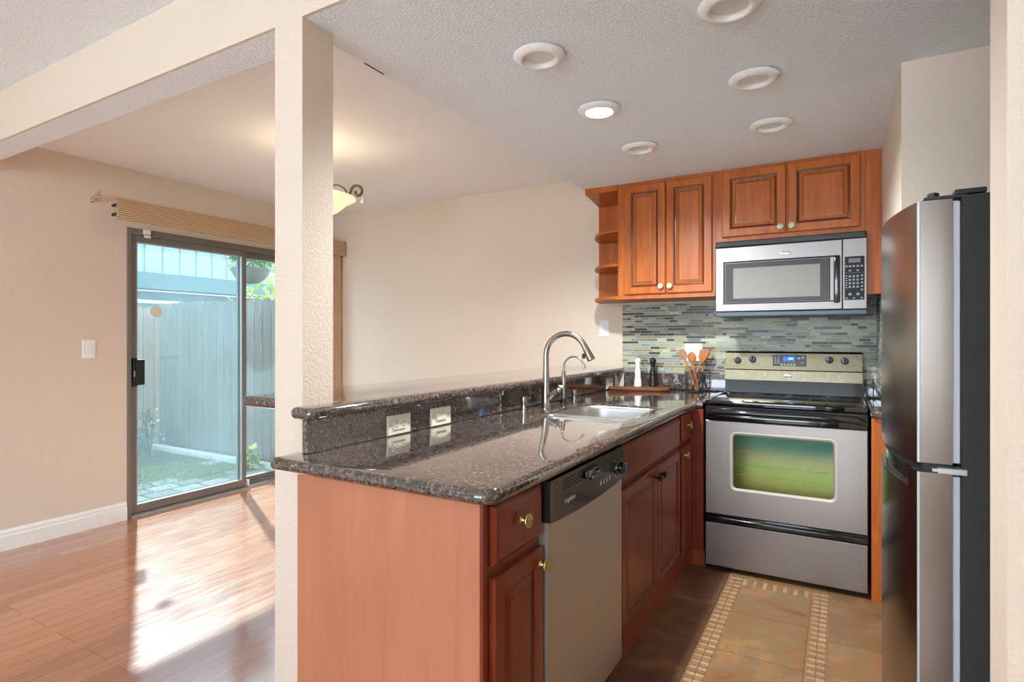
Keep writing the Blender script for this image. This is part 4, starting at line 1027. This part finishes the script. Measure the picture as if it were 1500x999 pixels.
# ------------------------------------------------------------------ outside
ZG = -.12
b = MB(); b.box(-16, XL-.16, -6, 14, ZG-.3, ZG-.02); struct(b.build('ground', M_soil))
b = MB(); b.box(-7.62, -5.55, -2, 3.93, ZG-.02, ZG); b.box(-5.55, XL-.16, -2, 3.93, ZG-.02, ZG-.012); struct(b.build('lawn_ground', M_grass))
R = []
x = XL-.17
r_ = 0
while x > -6.2:
    wx = .20; y = -1.9+(.12 if r_ % 2 else 0)
    while y < 3.85:
        cut = 1 if x > -5.35 else (random.random() < (.55 if x > -5.7 else .25))
        if cut and not (x < -5.1 and y > 3.3 and random.random() < .5):
            c0 = rgb(158, 154, 148) if random.random() < .7 else rgb(138, 128, 122); k = random.uniform(.88, 1.06)
            R.append((x-wx, x, y, y+.24, (c0[0]*k, c0[1]*k, c0[2]*k, 1)))
        y += .25
    x -= .21; r_ += 1
pv = tiled('patio_paving', R, ZG-.012, M_paver, .018, .008); struct(pv)
b = MB()
for i in range(9000):
    x = random.uniform(-7.52, -4.6); y = random.uniform(1.2, 3.9)
    if x > -5.5 and random.random() < .8: continue
    if (x+6.75)**2+(y-3.55)**2 < .115: continue
    h = random.uniform(.02, .05); a = random.random()*PI; dx, dy = .005*math.cos(a), .005*math.sin(a); lx, ly = random.uniform(-.02, .02), random.uniform(-.02, .02)
    zb = ZG-.013 if x > -5.55 else ZG
    b.face([b.v((x-dx, y-dy, zb)), b.v((x+dx, y+dy, zb)), b.v((x+lx, y+ly, zb+h))])
g = b.build('grass', M_blade); tag(g, 'short green lawn grass growing between the patio and the fence', 'grass', kind='stuff')
b = MB(); b.box(-7.55, XL-.17, 3.932, 4.03, ZG-.02, ZG+.05, .006); cb = b.build('concrete_curb', M_concrete, None, None, (-6.2, 3.98, ZG-.02)); tag(cb, 'pale concrete curb along the foot of the grey fence', 'curb')
def fence(name, lab, p0, p1, top, mat, posts, zb=ZG):
    p0 = Vector(p0); p1 = Vector(p1); d = (p1-p0).normalized(); nrm = Vector((d.y, -d.x)); L = (p1-p0).length
    t = thing(name, lab, 'fence', ((p0.x+p1.x)/2, (p0.y+p1.y)/2, zb))
    bm = bmesh.new(); lay = bm.loops.layers.float_color.new('tone'); u = 0
    while u < L-.05:
        w_ = random.uniform(.13, .145); k = random.uniform(.82, 1.1); tp = top+random.uniform(-.015, .015)
        prof = [(u, zb+.03), (u+w_-.006, zb+.03), (u+w_-.006, tp-.03), (u+w_-.03, tp), (u+.024, tp), (u, tp-.03)]
        A = [bm.verts.new(((p0+d*a).x+nrm.x*0, (p0+d*a).y, z)) for a, z in prof]; B_ = [bm.verts.new(((p0+d*a+nrm*.018).x, (p0+d*a+nrm*.018).y, z)) for a, z in prof]
        fs = [bm.faces.new(A), bm.faces.new(B_[::-1])]+[bm.faces.new([A[i], A[(i+1) % 6], B_[(i+1) % 6], B_[i]]) for i in range(6)]
        for f in fs:
            for lp in f.loops: lp[lay] = (k, k, k, 1)
        u += w_
    bmesh.ops.recalc_face_normals(bm, faces=bm.faces[:])
    me = bpy.data.meshes.new('board_panel'); bm.to_mesh(me); bm.free(); me.transform(Matrix.Translation(-t.location)); me.materials.append(mat)
    o = bpy.data.objects.new('board_panel', me); C.objects.link(o); o.parent = t
    for s_ in posts:
        q = p0+d*s_-nrm*.06; b = MB(); b.box(q.x-.045, q.x+.045, q.y-.045, q.y+.045, zb-.05, top-.06); b.build('post', M_stem, t)
fence('wooden_fence', 'weathered grey dog-eared board fence along the right side of the yard', (-7.64, 4.16), (XL-.2, 4.16), 1.70, M_fence, (.3, 2.0, 3.6))
fence('wooden_fence', 'pinkish board fence closing the far end of the yard', (-7.68, 0.0), (-7.68, 4.15), 1.66, M_fence_p, (.2, 2.0, 3.8), ZG+.14)
b = MB(); b.box(-7.64, -7.57, 0, 4.04, ZG+.001, ZG+.16, .005); kb = b.build('planter_board', M_siding_d, None, None, (-7.6, 2, ZG)); tag(kb, 'low grey board at the foot of the far pinkish fence', 'board')
nb = thing('neighbor_house', 'white panel-sided neighboring house with grey-teal fascia band beyond the fence', 'house', (-11.0, 6, ZG))
b = MB(); b.box(-11.6, -10.9, -3, 13, 2.46, 5.6)
b.build('upper_wall', M_siding, nb)
b = MB()
for k in range(50): b.box(-10.9, -10.893, -3+k*.32, -3+k*.32+.022, 2.46, 5.6)
b.build('panel_batten', plain('grey_panel_groove', rgb(108, 118, 124), .7), nb)
b = MB(); b.box(-11.2, -10.80, -3, 13, 2.16, 2.459, .01); b.build('fascia_band', M_eave, nb)
b = MB()
b.box(-11.8, -11.3, -3, 13, ZG, 2.159)
b.build('lower_wall', M_siding_d, nb)
b = MB(); b.box(-10.95, -10.86, 1.5, 6.3, 1.90, 1.96, .01); b.build('patio_rail', M_white, nb)
def leaves(name, parent, mat, c, rad, n, size, smooth=None):
    b = MB()
    for i in range(n):
        u, v, q = random.uniform(-1, 1), random.uniform(0, 2*PI), random.random()**.4
        s_ = math.sqrt(1-u*u); p = Vector((c[0]+rad[0]*q*s_*math.cos(v), c[1]+rad[1]*q*s_*math.sin(v), c[2]+rad[2]*q*u))
        Rm = Matrix.Rotation(random.uniform(0, 6.28), 3, 'Z') @ Matrix.Rotation(random.uniform(-1.2, 1.2), 3, 'X'); L = size*random.uniform(.6, 1.3); w_ = L*.3
        vs = [b.v(p+Rm @ Vector(k)) for k in ((0, 0, 0), (w_, L*.45, .1*L), (0, L, 0), (-w_, L*.45, .1*L))]; b.face(vs)
    return b.build(name, mat, parent)
BX, BY = -5.20, 3.72
hb = thing('hanging_basket', 'hanging flower basket with pink and yellow blossoms outside the fixed door glass', 'hanging basket', (BX, BY, 1.80))
b = MB(); b.lathe([(.02, 1.815), (.09, 1.83), (.15, 1.88), (.185, 1.95), (.195, 1.965), (.18, 1.96), (.001, 1.94)], (BX, BY, 0), 24); b.build('basket_bowl', M_wicker, hb, 50)
leaves('foliage', hb, M_leaf, (BX, BY, 2.05), (.24, .24, .12), 420, .06)
for mt, n_ in ((M_pink, 26), (M_yel, 14)):
    b = MB()
    for k in range(n_): b.sphere((BX+random.uniform(-.24, .24), BY+random.uniform(-.24, .24), 2.03+random.uniform(-.05, .14)), .017, (1, 1, .6), 6)
    b.build('blossoms', mt, hb)['kind'] = 'stuff'
b = MB()
for k in range(3): b.tube([(BX+.185*math.cos(k*2.09), BY+.185*math.sin(k*2.09), 1.96), (BX, BY, 2.42)], .003, 6)
b.tube([(BX, BY, 2.42), (BX, BY, 2.47)], .004, 6); b.build('hanger', M_blackm, hb)
hk = thing('wall_bracket', 'dark metal arm holding the hanging flower basket outside', 'bracket', (XL-.151, BY, 2.45))
b = MB(); b.box(XL-.165, XL-.151, BY-.03, BY+.03, 2.36, 2.60); b.tube([(XL-.16, BY, 2.50), (-4.8, BY, 2.56), (BX, BY, 2.50), (BX-.02, BY, 2.475), (BX, BY, 2.465)], .008, 8); b.build('arm', M_blackm, hk)
def shrub(lab, name, x, y, z, rad, h, mat, n, size, group=None):
    t = thing(name, lab, 'plant', (x, y, z)); b = MB()
    for k in range(5): b.tube([(x, y, z), (x+random.uniform(-.4, .4)*rad, y+random.uniform(-.4, .4)*rad, z+h*.6), (x+random.uniform(-.8, .8)*rad, y+random.uniform(-.8, .8)*rad, z+h)], [.008, .006, .003], 6)
    b.build('stem', M_stem, t); leaves('foliage', t, mat, (x, y, z+h*.65), (rad, rad, h*.45), n, size)
shrub('leafy green shrub at the foot of the far fence corner', 'shrub', -7.32, 3.45, ZG, .22, .38, M_leaf3, 300, .09)
shrub('sparse young sapling in a dark soil ring on the lawn', 'young_tree', -6.75, 3.55, ZG+.036, .16, .55, M_leaf3, 90, .05)
b = MB(); b.lathe([(.30, 0), (.27, .02), (.14, .035), (.001, .03)], (-6.75, 3.55, ZG), 24); so = b.build('soil_ring', M_soil, None, 50, (-6.75, 3.55, ZG)); tag(so, 'round patch of dark soil around the young sapling', 'soil')
shrub('small weedy tuft by the curb in front of the grey fence', 'weed', -5.35, 3.80, ZG, .10, .22, M_leaf2, 110, .07)
shrub('yellow-green bushy tree rising behind the grey fence', 'garden_tree', -6.35, 4.95, ZG, .65, 2.15, M_leaf2, 1500, .11)
